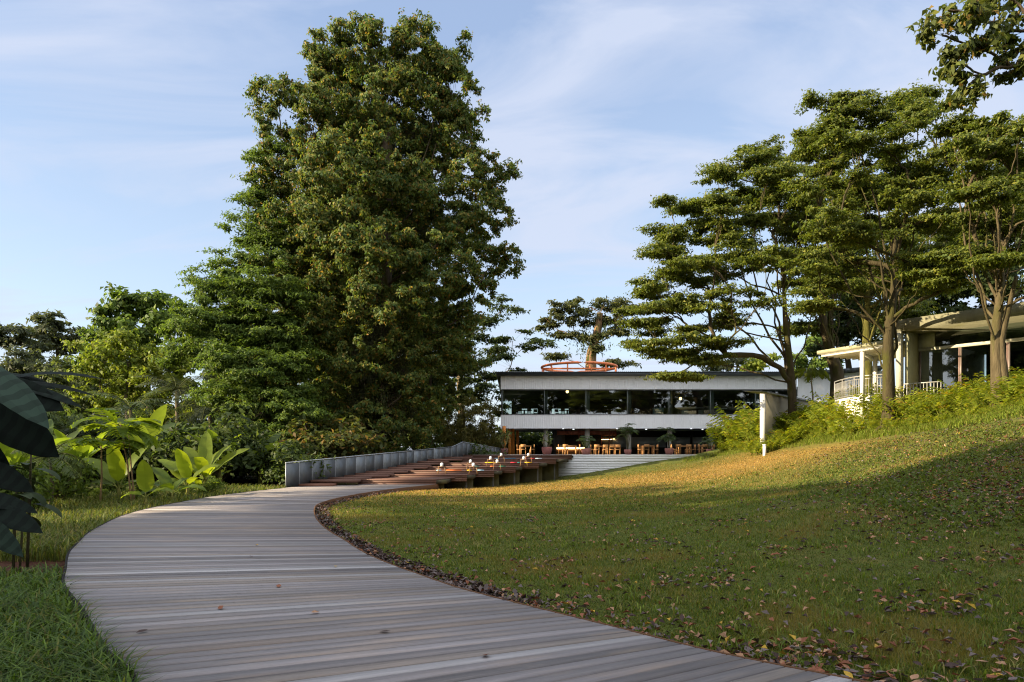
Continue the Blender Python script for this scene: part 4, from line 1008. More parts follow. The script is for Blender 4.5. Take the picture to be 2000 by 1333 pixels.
# ---------------------------------------------------------------- trees
DENS, LSZ = 1.7, 1.18
BARK = (.07, .052, .034); MOSS = (.13, .13, .03); PALE = (.20, .145, .09)
def lobes_px(rows, Y, depth=0.9):
    """(px, py, rx, ry[, dY]) rows seen in the photo -> ellipsoids standing in the place"""
    o = []
    for r in rows:
        dY = r[4] if len(r) > 4 else 0.0
        y = Y + dY; c = P(r[0], r[1], y); k = y / F
        o.append((c, np.array([r[2] * k, max(r[2] * k * depth, .5), r[3] * k])))
    return o
def make_tree(name, label, base, trunk, trad, lobes, pal, per, ln, wd, clump=(1.2, 1.2, .9), dens=1.0, lsc=1.12, droop=0.0, flat=0.0, shell=.5, group=None, fork=.55, barkc=BARK, twig=1.0, cat='tree', limb=1.0, taper=.45, fan=0, spray=8, lift_=.1, jit=.2, lm='leaf', clumpmin=4, lit=1.0):
    """trunk polyline, limbs out to every lobe, twigs to every leaf clump, and leaf faces through the clumps"""
    base = np.asarray(base, float)
    per = int(per * DENS); ln = ln * LSZ; wd = wd * LSZ
    o = thing(name, label, cat, base, group)
    tr = crom(np.asarray(trunk, float), 6)
    rad = np.linspace(trad, trad * taper, len(tr)); rad[:3] *= np.array([1.5, 1.2, 1.05])
    mb = MB(); mb.tube(tr, rad, 9, barkc)
    for k in range(5):     # root flare
        a = k * 1.257 + .3; mb.tube(bez(base + [0, 0, trad * 1.6], base + [math.cos(a) * trad * .9, math.sin(a) * trad * .9, .3], base + [math.cos(a) * trad * 2.2, math.sin(a) * trad * 2.2, -.3], 5), np.linspace(trad * .45, trad * .15, 5), 5, barkc)
    P_, N_ = [], []
    lobes = [(c, r * lsc) for c, r in lobes]
    # limbs grow outwards, nearest clump first, each from the closest suitable point of what already stands
    nodes = [p for p in tr]; par = [max(0, i - 1) for i in range(len(tr))]; dirs = list(unit(np.gradient(tr, axis=0)))
    nt_ = len(tr); zlo = base[2] + (tr[-1, 2] - base[2]) * .32; limbs_ = []; first = max(1, int(np.searchsorted(tr[:, 2], zlo)))
    fk = tr[first]
    order = sorted(range(len(lobes)), key=lambda i: np.linalg.norm((lobes[i][0] - tr[min(nt_ - 1, first + 2)]) * [1, 1, .8]))
    tips = {}
    for i_ in order:
        c, r = lobes[i_]; na = np.array(nodes[first:]); d = c - na; L_ = np.linalg.norm(d, axis=1) + 1e-6
        dv = unit(np.array(dirs[first:])); cosb = (d * dv).sum(1) / L_
        istr = np.arange(first, len(nodes)) < nt_
        cost = L_ * (1 + .55 * (1 - cosb)) + 1.2 * np.maximum(0, na[:, 2] - c[2] + fork * .35 * np.hypot(d[:, 0], d[:, 1])) + np.where(istr, 0, .03 * L_.mean())
        fc = c - fk; fn = na - fk; ca = (fn @ fc) / (np.linalg.norm(fn, axis=1) * np.linalg.norm(fc) + 1e-6)
        cost = cost + np.where(istr, 0, 1.6 * (1 - ca) * np.linalg.norm(fc) + 3.0 * np.maximum(0, np.linalg.norm(fn, axis=1) - .88 * np.linalg.norm(fc)))
        k = int(np.argmin(cost)) + first; a = nodes[k]; ln_ = np.linalg.norm(c - a)
        mid = a + dirs[k] * ln_ * .28 * (1 if k >= nt_ else .6) + (c - a) * .28 + np.array([0, 0, .06]) * ln_ + rng.normal(0, .05, 3) * ln_
        lim = bez(a, mid, c, 9); lim[1:-1] += rng.normal(0, .012, (7, 3)) * ln_
        ids = [k]; td = unit(np.gradient(lim, axis=0))
        for q in range(1, 9):
            nodes.append(lim[q]); par.append(ids[-1]); dirs.append(td[q]); ids.append(len(nodes) - 1)
        limbs_.append(ids); tips[i_] = ids
    acc = np.zeros(len(nodes)); r0 = .021 * limb
    for ids in limbs_: acc[ids[-1]] += r0 ** 2.1 * 2
    for q in range(len(nodes) - 1, 0, -1): acc[par[q]] += acc[q]
    nr_ = acc ** (1 / 2.1)
    for ids in limbs_:
        rr_ = nr_[ids].copy(); rr_[0] = min(rr_[1] * 1.12, rr_[0]); mb.tube(np.array([nodes[q] for q in ids]), rr_, 6, barkc, cap=False)
    for q in rng.permutation(len(lobes))[:fan]:     # thin limbs fanning straight out of the fork
        c = lobes[q][0]; a = tr[rng.integers(first, nt_ - 1)]; ln_ = np.linalg.norm(c - a)
        if c[2] < a[2]: continue
        mid = a + (c - a) * [.55, .55, .38] + rng.normal(0, .05, 3) * ln_; lim = bez(a, mid, c, 11); lim[1:-1] += rng.normal(0, .010, (9, 3)) * ln_
        mb.tube(lim, np.linspace(.028 + .0042 * ln_, .014, 11), 5, barkc, cap=False)
    for i_, (c, r) in enumerate(lobes):
        lim = np.array([nodes[q] for q in tips[i_]]); lr = max(.03, r0 * 2)
        vol = r[0] * r[1] * r[2] / (clump[0] * clump[1] * clump[2])
        nc = max(clumpmin, int(vol * .62 * dens))
        d = ball(nc, shell); cc = c + d * r
        cc = cc + rng.normal(0, .12, cc.shape) * np.asarray(clump)
        for q in cc:
            t = rng.uniform(.35, 1.0); s_ = lim[int(t * 8)]
            m_ = (s_ + q) / 2 + np.array([0, 0, .1 * np.linalg.norm(q - s_)])
            tr_ = max(.009, lr * .2) * twig
            mb.tube(bez(s_, m_, q, 5), np.linspace(tr_, tr_ * .35, 5), 4, barkc, cap=False)
        n = int(per); dk = unit(rng.normal(size=(nc, spray, 3)) + np.array([0, 0, lift_])); wk = rng.integers(0, spray, (nc, n)); tk = rng.random((nc, n, 1)) ** .62 * rng.uniform(.7, 1.15, (nc, 1, 1))
        lk = rng.uniform(.6, 1.15, (nc, spray)); b = np.take_along_axis(dk, wk[..., None], 1) * tk * np.take_along_axis(lk, wk, 1)[..., None] + rng.normal(0, .12, (nc, n, 3))
        sz = rng.uniform(.65, 1.25, (nc, 1, 1))
        pos = cc[:, None] + b * np.asarray(clump) * sz
        outw = unit((pos - c) / r + b * .8)
        P_.append(pos.reshape(-1, 3)); N_.append(outw.reshape(-1, 3))
    pos = np.concatenate(P_); nor = np.concatenate(N_); n = len(pos)
    upv = np.array([0, 0, 1.0])
    nrm = unit(nor * (1 - flat) + upv * (flat + .25) + rng.normal(0, .55, (n, 3)) * (1 - .5 * flat))
    ax = rng.normal(0, 1, (n, 3)); ax = unit(ax - nrm * (ax * nrm).sum(1, keepdims=True))
    ax = unit(ax - upv * droop)
    mb.build('trunk', 'bark', o, origin=base, smooth=True)
    lb = MB(); leaves(lb, pos, ax, nrm, ln * rng.uniform(.65, 1.25, n), wd * rng.uniform(.7, 1.2, n), pick(pal, n, jit) * lit * 1.15)
    lb.build('crown', lm, o, origin=base)
    return o
G_BIG = [(6, (.085, .118, .026)), (4, (.115, .128, .027)), (1.8, (.17, .145, .032)), (.7, (.24, .135, .03)), (3, (.052, .092, .030))]
G_FEA = [(5, (.085, .13, .024)), (4, (.068, .105, .024)), (2, (.13, .17, .026))]
G_RT = [(5, (.092, .115, .020)), (4, (.115, .130, .022)), (3, (.065, .090, .022)), (1, (.17, .165, .028))]
G_DK = [(5, (.050, .070, .024)), (4, (.040, .058, .022)), (2, (.075, .090, .026))]
G_YL = [(5, (.15, .185, .024)), (3, (.12, .16, .024)), (2, (.19, .20, .03))]
G_GR = [(5, (.07, .082, .045)), (3, (.055, .068, .036)), (2, (.095, .10, .05))]
def base_at(px, Y, py=None):
    x = PX(px, Y); return np.array([x, Y, hz(x, Y) - .05])
# the giant tree
b = base_at(735, 50)
rows = [(620, 95, 46, 42), (885, 105, 44, 44), (700, 250, 90, 80, 5), (820, 300, 90, 80, 5.5), (760, 420, 110, 85, 6), (640, 400, 80, 80, 5), (880, 460, 80, 70, 5), (740, 560, 100, 70, 5), (680, 160, 70, 60, 4), (800, 160, 70, 60, 4), (735, 105, 105, 55), (630, 130, 60, 60), (650, 115, 62, 60), (910, 250, 50, 60), (860, 110, 40, 40), (960, 360, 50, 60), (545, 260, 50, 50), (520, 180, 36, 40), (690, 75, 60, 28), (790, 85, 70, 40), (840, 125, 75, 62), (870, 160, 50, 60), (548, 195, 50, 52), (880, 190, 70, 66), (640, 230, 105, 75), (755, 220, 110, 85), (860, 270, 85, 75, 2), (930, 330, 68, 62), (575, 320, 85, 75, -1), (690, 340, 110, 80, -3),
        (800, 370, 105, 75, -2), (530, 420, 62, 70), (620, 440, 95, 75, -3), (900, 430, 88, 70), (720, 470, 105, 75, -4), (970, 415, 32, 70, 1), (1000, 490, 40, 48), (960, 520, 55, 60, 1), (570, 520, 75, 75, -2), (660, 560, 85, 70, -3), (840, 520, 105, 70, -2), (920, 590, 65, 55), (760, 590, 100, 70, -4), (610, 640, 75, 60, -2),
        (850, 650, 85, 60), (700, 690, 80, 70, -3), (905, 680, 55, 55, 1), (800, 740, 85, 70, -1), (640, 760, 80, 70, 0), (720, 810, 80, 60, -2), (850, 790, 55, 60, 1), (770, 850, 90, 45, -1)]
big = make_tree('giant_tree', 'giant broad crowned tree with golden tinged leaves towering over the fence and steps', b, [b, b + [0, 0, 5], b + [.4, 0, 12], b + [.6, .3, 20], b + [.8, 0, 27]], .95, lobes_px(rows, 50), G_BIG, 130, .23, .11, clump=(.85, .85, .62), dens=1.28, lsc=.97, fan=26, droop=.75, shell=.45, twig=.8)
# hanging vines down its trunk
mb = MB(); ms = MB()
for k in range(70):
    a = rng.uniform(-2.9, .4); r_ = rng.uniform(.9, 2.3); x = b[0] + .5 + r_ * math.cos(a) * (1.0); y = b[1] + r_ * math.sin(a); zt_ = rng.uniform(6.5, 13); zb_ = rng.uniform(.5, 4)
    pts = np.array([(x + rng.normal(0, .08), y + rng.normal(0, .08), z_) for z_ in np.linspace(zt_, zb_, 7)]); ms.tube(pts, .018, 4, (.06, .045, .03), cap=False)
    n = int((zt_ - zb_) * 26); z_ = rng.uniform(zb_, zt_, n); p = np.column_stack([x + rng.normal(0, .16, n), y + rng.normal(0, .16, n), z_])
    leaves(mb, p, np.column_stack([rng.normal(0, .5, (n, 2)), -np.ones(n)]), np.column_stack([rng.normal(0, .6, n), -np.ones(n), rng.normal(0, .4, n)]), .17 * rng.uniform(.7, 1.2, n), .10, pick([(3, (.055, .066, .024)), (1, (.09, .085, .03))], n))
ms.build('vine_stem', 'bark', big, origin=b); mb.build('vine_leaves', 'leaf', big, origin=b)
# feathery tree left of it
b = base_at(520, 46)
rows = [(355, 600, 34, 14, 1), (345, 645, 40, 20), (370, 545, 34, 12, 1), (350, 690, 40, 22), (395, 600, 50, 22), (420, 545, 45, 24, 1), (492, 315, 34, 40, 3), (470, 380, 38, 42, 3), (450, 440, 34, 42, 2), (440, 505, 42, 42, 2), (500, 470, 45, 60, 2), (385, 562, 40, 16), (430, 575, 55, 38), (500, 570, 60, 50), (385, 625, 50, 32, -1), (450, 640, 65, 42), (530, 640, 60, 50), (400, 690, 60, 30, -1), (480, 710, 75, 42, -2), (560, 720, 55, 55, -1), (430, 760, 60, 34, -2), (520, 790, 70, 46, -2), (470, 830, 55, 34, -3), (580, 820, 55, 48, -2), (400, 640, 50, 25), (520, 860, 55, 30, -3)]
fea = make_tree('feathery_tree', 'lighter green feathery tree with spreading sprays, left of the giant tree', b, [b, b + [.1, 0, 3], b + [-.3, 0, 7], b + [-.7, .5, 10], b + [-1.0, 1.0, 12.5]], .40, lobes_px([((r[0] + 34,) + r[1:] if r[1] < 620 else (r[0] + 12,) + r[1:]) for r in rows], 46), G_FEA, 120, .22, .085, clump=(1.15, 1.15, .34), dens=2.8, lsc=1.2, droop=.25, flat=.4, shell=.55, barkc=(.13, .095, .06))
# left background trees
def bush_tree(name, label, px, Y, rows, pal, per=70, ln=.4, wd=.2, clump=(1.3, 1.3, .9), trad=.35, **k):
    k.setdefault('lsc', 1.25); k.setdefault('dens', 1.6); b = base_at(px, Y); top = max(c[2] for c, r in lobes_px(rows, Y))
    hgt = top - b[2]
    return make_tree(name, label, b, [b, b + [.1, 0, hgt * .3], b + [-.2, .2, hgt * .6], b + [.1, 0, hgt * .88]], trad, lobes_px(rows, Y), pal, per, ln, wd, clump, **k)
bush_tree('broadleaf_tree', 'tall round headed tree with a bare twig on top, left of the feathery tree', 290, 72, [(270, 588, 34, 20), (310, 590, 34, 20), (240, 600, 34, 20), (290, 605, 45, 26), (250, 620, 38, 26), (330, 625, 38, 26), (280, 650, 60, 32), (235, 665, 36, 30), (340, 665, 40, 30), (290, 700, 62, 34), (230, 720, 40, 30), (345, 715, 40, 30)], G_FEA, 75, .55, .3, (1.6, 1.6, 1.0), droop=.4)
bush_tree('broadleaf_tree', 'bright yellow green leafy tree beneath the tall round headed one', 250, 60, [(215, 690, 50, 30), (265, 680, 52, 32), (310, 700, 48, 30), (200, 725, 42, 30), (255, 735, 60, 34), (320, 745, 50, 34), (185, 765, 35, 30), (250, 790, 60, 40), (330, 800, 50, 36)], G_YL, 80, .32, .17, (1.2, 1.2, .8))
bush_tree('spreading_tree', 'grey green flat topped tree far off with a bare trunk visible beneath', 112, 112, [(110, 640, 44, 22), (85, 655, 30, 18), (140, 660, 32, 22), (110, 675, 48, 18)], G_GR, 75, .75, .36, (2.2, 2.2, 1.0), trad=.45, flat=.4, fork=.9)
bush_tree('spreading_tree', 'low grey green spreading tree at the left edge of the far woods', 30, 105, [(30, 652, 36, 14), (5, 665, 30, 16), (60, 668, 30, 14), (-40, 650, 40, 24)], G_GR, 70, .7, .35, (2.0, 2.0, .8), trad=.4, flat=.4, fork=.9)
bush_tree('broadleaf_tree', 'round mid green tree far off between the grey and the bright trees', 190, 98, [(190, 650, 30, 22), (175, 675, 34, 26), (205, 690, 32, 28), (180, 720, 45, 30)], G_FEA, 75, .65, .34, (2.0, 2.0, 1.3))
bush_tree('broadleaf_tree', 'olive woodland tree under the grey flat topped tree', 60, 80, [(40, 715, 45, 30), (90, 720, 48, 32), (20, 760, 50, 40), (80, 775, 55, 40), (140, 740, 40, 32), (140, 790, 50, 40)], G_GR, 80, .5, .26, (1.6, 1.6, 1.1))
bush_tree('broadleaf_tree', 'small pale leaved tree left of the bright yellow green tree', 130, 66, [(130, 735, 32, 22), (115, 760, 36, 24), (150, 775, 36, 28), (130, 810, 50, 34)], [(3, (.085, .105, .035)), (2, (.07, .09, .03))], 70, .34, .19, (1.1, 1.1, .8))
# bare twig of the round headed tree is part of it: thin leader
# dark woodland standing behind all of these, one tree after another
for px, Y, top, w_, wh in ((-30, 84, 735, 75, 'left edge of the picture'), (70, 92, 730, 75, 'olive woodland tree'), (175, 88, 735, 70, 'small pale leaved tree'), (300, 90, 745, 75, 'bright yellow green tree'), (415, 92, 690, 70, 'left side of the feathery tree'), (520, 90, 690, 75, 'middle of the feathery tree'), (620, 92, 700, 70, 'gap between the feathery and giant trees'), (820, 88, 700, 60, 'right side of the giant tree'), (1010, 96, 830, 60, 'left end of the restaurant terrace')):
    bush_tree('broadleaf_tree', 'dark woodland tree filling in behind the ' + wh, px, Y, [(px + q * w_ * .5, top + 22 + rng.uniform(-8, 22) + r_ * 48, w_ * .5, 34) for q in (-1, 0, 1) for r_ in range(int((900 - top) / 52))], G_DK, 50, .75, .4, (1.9, 1.9, 1.3), dens=1.3)
# trees behind the restaurant
bush_tree('rain_tree', 'flat layered tree right of the giant tree with pale bare limbs', 900, 82, [(985, 600, 40, 14), (960, 625, 45, 12), (1000, 660, 48, 10), (1040, 672, 30, 10), (960, 690, 45, 10), (1000, 705, 45, 10), (930, 650, 40, 20), (985, 730, 38, 12), (950, 745, 50, 14), (975, 775, 40, 14), (930, 720, 40, 20), (965, 805, 35, 12), (930, 780, 40, 20)], G_DK, 110, .38, .18, (1.9, 1.9, .42), trad=.55, flat=.5, fork=.75, barkc=PALE, limb=1.3, dens=1.2)
b = base_at(1153, 95)
va = make_tree('rain_tree', 'vine draped umbrella tree standing behind the orange roof ring', b, [b, P(1154, 735, 95), P(1156, 690, 95), P(1166, 650, 95), P(1172, 612, 95)], .95, lobes_px([(1185, 590, 42, 14), (1150, 600, 45, 16), (1225, 605, 28, 14), (1100, 605, 38, 13), (1065, 622, 32, 14), (1120, 625, 40, 14), (1200, 625, 40, 18), (1165, 640, 32, 22), (1090, 645, 30, 10), (1215, 645, 22, 8), (1080, 700, 26, 9), (1200, 712, 30, 8), (1120, 655, 22, 16), (1170, 670, 16, 18)], 95), [(4, (.072, .078, .03)), (3, (.055, .064, .027)), (2, (.10, .10, .035))], 110, .42, .2, (2.0, 2.0, .5), flat=.45, fork=.75, barkc=(.22, .13, .07), limb=1.5, dens=1.1)
mb = MB()
for k in range(50):
    px = rng.normal(1150, 24); a = P(px, rng.uniform(625, 665), 95 + rng.uniform(-3, 3)); l_ = rng.uniform(1, 4); n = 14
    p = a - np.array([0, 0, 1]) * rng.uniform(0, l_, n)[:, None] + rng.normal(0, .12, (n, 3)); leaves(mb, p, np.column_stack([rng.normal(0, .4, (n, 2)), -np.ones(n)]), rng.normal(size=(n, 3)), .32, .14, pick(G_DK, n))
mb.build('hanging_vines', 'leaf', va, origin=b)
bush_tree('bamboo_clump', 'yellowish feathery bamboo clump between the giant tree and the white building', 905, 63, [(875, 805, 30, 26), (915, 800, 32, 30), (950, 820, 28, 34), (890, 840, 40, 34), (940, 860, 40, 30), (970, 850, 20, 28)], [(4, (.13, .115, .03)), (3, (.10, .10, .028)), (1, (.16, .13, .04))], 90, .30, .07, (.9, .9, .7), trad=.12, droop=.7, cat='bamboo')
for px, Y, rws, lab, pl in ((1420, 100, [(1420, 712, 30, 14), (1400, 725, 25, 12)], 'distant round tree top just above the middle of the white roof', G_GR), (1470, 98, [(1470, 716, 26, 10), (1495, 710, 26, 14), (1455, 725, 20, 10)], 'distant yellow tinged tree top above the roof left of the first bank tree', G_YL), (1590, 84, [(1585, 690, 40, 24), (1560, 715, 34, 18), (1620, 712, 40, 18), (1600, 665, 40, 22)], 'green tree behind the white wing, seen under the bank tree limbs', G_FEA)):
    bush_tree('broadleaf_tree', lab, px, Y, rws, pl, 80, .5, .26, (1.5, 1.5, 1.0))
# ---------------------------------------------------------------- the layered trees on the right bank
def bank_tree(label, base, trunk, trad, rows, Y, per=110, ln=.17, wd=.09, clump=(1.0, 1.0, .2), pal=G_RT, **k):
    sub = []
    for r in rows:
        for q in range(5):
            sub.append((r[0] + rng.normal(0, .52) * r[2], r[1] + rng.normal(0, .65) * r[3], r[2] * rng.uniform(.5, .8), r[3] * rng.uniform(.3, .5), (r[4] if len(r) > 4 else 0) + rng.normal(0, 1.1) * Y / 43))
    rows = sub; clump = (clump[0] * 1.12, clump[1] * 1.12, clump[2] * .8); per = int(per * 1.15)
    return make_tree('layered_tree', label, base, trunk, trad, lobes_px(rows, Y), pal, per, ln, wd, clump, dens=2.3, lsc=1.12, flat=.42, shell=.55, group='layered trees on the bank', fork=k.pop('fork', .85), barkc=k.pop('barkc', (.07, .054, .03)), limb=k.pop('limb', .72), taper=.3, fan=20, twig=1.0, **k)
Y = 43; b = base_at(1550, Y)
bank_tree('layered tree with mossy lit trunk in front of the white building, leftmost on the bank', b, [b, P(1546, 760, Y), P(1541, 700, Y), P(1535, 640, Y), P(1532, 590, Y), P(1530, 540, Y)], .30,
 [(1335, 700, 68, 10, -1), (1300, 660, 62, 13), (1262, 632, 34, 8, 1), (1272, 600, 44, 14, 2), (1335, 598, 66, 15, -2), (1275, 562, 26, 14), (1325, 550, 55, 17, 1), (1305, 505, 36, 18), (1360, 500, 60, 19, -2), (1320, 460, 36, 18, 1), (1375, 450, 60, 22, 2), (1350, 405, 42, 20), (1415, 395, 58, 24, -2), (1405, 345, 44, 20, 1), (1450, 312, 48, 18), (1505, 345, 55, 22, -2), (1475, 395, 60, 22, 3), (1450, 455, 70, 22, -1), (1425, 520, 66, 20, 3), (1400, 575, 66, 17, -2), (1400, 630, 56, 12, 2), (1375, 672, 50, 9, -3), (1505, 500, 60, 20, -3), (1540, 440, 62, 22, 2), (1560, 385, 56, 26, -1), (1590, 520, 50, 18, 2), (1330, 738, 36, 5, -3), (1300, 690, 40, 7, 2)], Y)
Y = 31; b = base_at(1737, Y)
t2 = bank_tree('layered tree with dark forked trunk rising in front of the pavilion corner', b, [b, P(1735, 740, Y), P(1735, 660, Y), P(1742, 600, Y), P(1745, 560, Y), P(1745, 520, Y)], .30,
 [(1655, 250, 60, 25), (1715, 215, 58, 24, 1), (1775, 225, 58, 22, -1), (1625, 310, 60, 24, 1), (1700, 290, 78, 26, -2), (1790, 300, 78, 26, 2), (1870, 290, 52, 24, 0), (1640, 375, 72, 24, -1), (1730, 370, 86, 26, 2), (1820, 375, 76, 26, -2), (1610, 440, 60, 22, 2), (1690, 445, 76, 22, -3), (1780, 450, 84, 24, 1), (1860, 440, 56, 22, 3), (1640, 510, 62, 18, 0), (1720, 525, 76, 18, 3), (1810, 520, 76, 18, -2), (1620, 560, 48, 12, 2), (1800, 555, 56, 12, 2), (1850, 545, 44, 12, -3), (1585, 600, 36, 8, 1), (1640, 180 + 20, 40, 14, 2), (1800, 190, 34, 18, 2)], Y, 110, .135, .07, (.78, .78, .16), barkc=(.05, .04, .02))
Y = 47; b = base_at(1633, Y)
bank_tree('layered tree with stout leaning forked trunk behind the canopy tip', b, [b, P(1635, 735, Y), P(1625, 700, Y), P(1612, 650, Y), P(1604, 600, Y), P(1598, 540, Y)], .52,
 [(1570, 300, 52, 26), (1610, 350, 60, 26, 2), (1560, 400, 55, 24, -2), (1640, 420, 60, 24, 3), (1570, 470, 60, 22), (1640, 500, 60, 22, 2), (1560, 550, 46, 14, 1), (1690, 560, 50, 14, 2), (1575, 640, 40, 8, 2), (1600, 265, 40, 16, 1)], Y, 105, .19, .10, (1.05, 1.05, .24))
Y = 40; b = base_at(1697, Y)
bank_tree('layered tree with bright mossy trunk seen behind the canopy posts', b, [b, P(1695, 740, Y), P(1692, 660, Y), P(1694, 600, Y), P(1698, 540, Y)], .34,
 [(1640, 560, 50, 16), (1700, 540, 58, 18, 2), (1760, 560, 55, 16, -1), (1660, 470, 55, 20), (1730, 450, 60, 22, 2), (1790, 480, 55, 20), (1700, 380, 60, 22, 1), (1760, 360, 50, 22), (1780, 612, 46, 8, 2)], Y, 105, .16, .085, (.95, .95, .2), barkc=(.10, .09, .022))
Y = 25; b = base_at(1948, Y)
t3 = bank_tree('layered tree with twin pale trunk before the pavilion windows, rightmost on the bank', b, [b, P(1947, 740, Y), P(1945, 660, Y), P(1950, 600, Y), P(1955, 540, Y), P(1958, 480, Y)], .24,
 [(1905, 275, 44, 18, 1), (1865, 250, 30, 12, 2), (1990, 250, 48, 18, -1), (1935, 310, 58, 22), (2000, 315, 56, 24, 2), (1890, 350, 52, 20, 2), (1960, 375, 62, 22, -2), (2040, 380, 58, 24), (1910, 430, 58, 18, 0), (1985, 445, 60, 20, 2), (1880, 500, 50, 14, 1), (1950, 505, 58, 14, -1), (2020, 500, 56, 16, 1), (2060, 560, 50, 14)], Y, 110, .12, .062, (.66, .66, .14), barkc=(.085, .066, .036))
mb = MB(); mb.tube(crom(np.array([b + [.28, -.1, 0], P(1958, 720, 24.9), P(1955, 670, 24.9), P(1968, 610, 24.6), P(1985, 540, 24)]), 5), np.linspace(.19, .06, 21), 8, (.085, .066, .036)); mb.build('second_trunk', 'bark', t3, origin=b, smooth=True)
# dark trees massed behind the pavilion
for px, Y, rws, lab in ((1800, 56, [(1760, 600, 60, 36), (1820, 590, 70, 40), (1790, 520, 90, 50), (1720, 560, 60, 40), (1850, 630, 60, 30), (1740, 630, 60, 24), (1830, 460, 70, 44)], 'dark leafy tree massed behind the pavilion roof, left of the twin trunk'), (1950, 52, [(1900, 600, 60, 36), (1960, 580, 70, 40), (2030, 570, 60, 50), (1920, 520, 80, 44), (2000, 480, 80, 50), (1900, 450, 60, 40), (1990, 380, 70, 60)], 'dark leafy tree massed behind the pavilion roof at the right edge'), (1660, 62, [(1650, 640, 55, 36), (1700, 620, 60, 36), (1620, 660, 40, 30), (1690, 680, 50, 24), (1660, 570, 60, 40)], 'dark leafy tree beyond the stout leaning trunk')):
    bush_tree('broadleaf_tree', lab, px, Y, rws, G_DK, 85, .34, .18, (1.3, 1.3, .7), flat=.3)
# overhanging branch at the top right: a tree standing just outside the picture
b = np.array([16.2, 15.5, hz(16.2, 15.5)])
ov = make_tree('overhanging_tree', 'drooping leafy boughs of a nearer tree reaching in at the top right', b, [b, b + [0, 0, 4], b + [-.4, .2, 9], b + [-.6, .3, 14]], .38,
 lobes_px([(1905, 35, 60, 34), (1850, 20, 44, 26), (1840, 70, 34, 22), (1965, 60, 44, 40), (1900, 95, 50, 24), (1960, 120, 44, 26), (1860, 112, 34, 20), (1868, 150, 24, 22), (1885, 178, 14, 18), (1990, 10, 50, 30), (1920, -20, 80, 40), (2050, 60, 60, 60), (2080, -60, 90, 70), (1985, 130, 25, 16), (2120, 40, 70, 80)], 16, .7), [(4, (.075, .092, .020)), (3, (.055, .070, .020)), (2, (.11, .115, .022)), (.5, (.17, .11, .025))], 34, .155, .085, (.34, .34, .3), droop=.9, shell=.5, dens=.8, fork=.2, limb=.8, twig=.7)
# ---------------------------------------------------------------- trees outside the picture: they throw the shade on the near lawn and stand mirrored in the glazing
for kd, x, y, sc, rz in SHADE:
    src = big if kd == 'big' else va
    dup(src, (x, y, hz(x, y) - .1), rz, sc, 'tall leafy tree standing outside the picture, left of the boardwalk or behind the viewer', 'trees outside the picture')
for x, y, sc, rz, lab in ((-16, 67, .68, 1.2, 'tall dark tree hidden close behind the giant tree'), (-27, 73, .5, 3.1, 'tree of middling height hidden behind the feathery tree'), (-12.5, 59.0, .84, 2.4, 'dark tree pressed between the giant tree and the restaurant'), (-19, 59, .55, 5.0, 'dark tree standing between the giant and the feathery tree, farther back'), (-9, 74, .55, 4.4, 'tree of middling height hidden behind the right flank of the giant tree')):
    dup(big, (x, y, hz(x, y) - .1), rz, sc, lab, 'woodland behind the giant tree')
# ---------------------------------------------------------------- banana plants, saplings, palms on the left
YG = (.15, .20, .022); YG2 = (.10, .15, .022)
def banana(label, px, Y, lvs, stem_h=.8, stem_r=.07, name='banana_plant', col=YG, group='banana plants beside the boardwalk'):
    x = PX(px, Y); b = np.array([x, Y, hz(x, Y)]); o = thing(name, label, 'banana plant', b, group)
    ms = MB(); ms.tube(np.array([b - [0, 0, .1], b + [.02, 0, stem_h * .5], b + [0, 0, stem_h]]), [stem_r * 1.25, stem_r, stem_r * .6], 8, (.16, .15, .04))
    mb = MB()
    for az, el, ln, wd, curl, tw in lvs:
        s = b + [0, 0, stem_h * rng.uniform(.75, 1)]; t_ = s + .22 * ln * np.array([math.cos(az) * math.cos(el), math.sin(az) * math.cos(el), math.sin(el)])
        ms.tube(np.array([s - [0, 0, .1], (s + t_) / 2, t_]), [.03, .022, .014], 5, (.17, .18, .04))
        blade(mb, t_, az, el, ln, wd, curl, np.array(col) * rng.uniform(.8, 1.2), .28, 12, twist=tw, wave=.08, prof=([0, .08, .25, .6, .85, 1], [.1, .7, 1, .95, .6, .05]))
    ms.build('stem', 'bark', o, origin=b, smooth=True); mb.build('leaf_blades', 'glow_leaf', o, origin=b)
    return o
banana('largest banana plant, upright glowing leaves at the bend of the boardwalk', 400, 26.5, [(1.9, 1.35, 1.7, .55, .5, .1), (2.6, 1.0, 1.6, .5, .5, .5), (.35, .85, 1.7, .5, .5, -.5), (.7, 1.15, 1.4, .5, .6, -.2), (3.4, .8, 1.2, .45, .9, .6), (-1.4, 1.0, 1.2, .5, .8, 0), (-.7, .9, 1.0, .45, 1.0, -.2), (-2.2, .7, 1.1, .45, 1.0, .4)], .75)
banana('banana plant of short broad leaves just left of the largest one', 366, 25.5, [(2.8, .9, 1.5, .45, .7, .4), (-1.5, 1.2, 1.4, .55, .5, 0), (.2, .9, 1.2, .45, .8, -.4), (3.6, .5, 1.0, .4, 1.1, .3), (-.6, .7, .9, .4, 1.0, 0)], .5)
banana('low dark banana plant with wide spreading leaves by the boardwalk edge', 335, 23.3, [(2.7, 1.0, 1.1, .42, .6, .3), (-1.5, .7, 1.0, .45, 1.0, 0), (.2, .5, 1.0, .42, 1.1, -.2), (-2.5, .4, .9, .4, 1.2, .2), (1.2, .9, .8, .35, .8, 0)], .35, col=YG2)
banana('single stemmed banana plant with one tall oval leaf beside the boardwalk', 285, 21.0, [(-1.3, 1.38, 1.05, .50, .25, 0), (.1, .55, .7, .3, 1.0, -.3), (3.1, .3, .7, .3, 1.0, .3)], .42, .045)
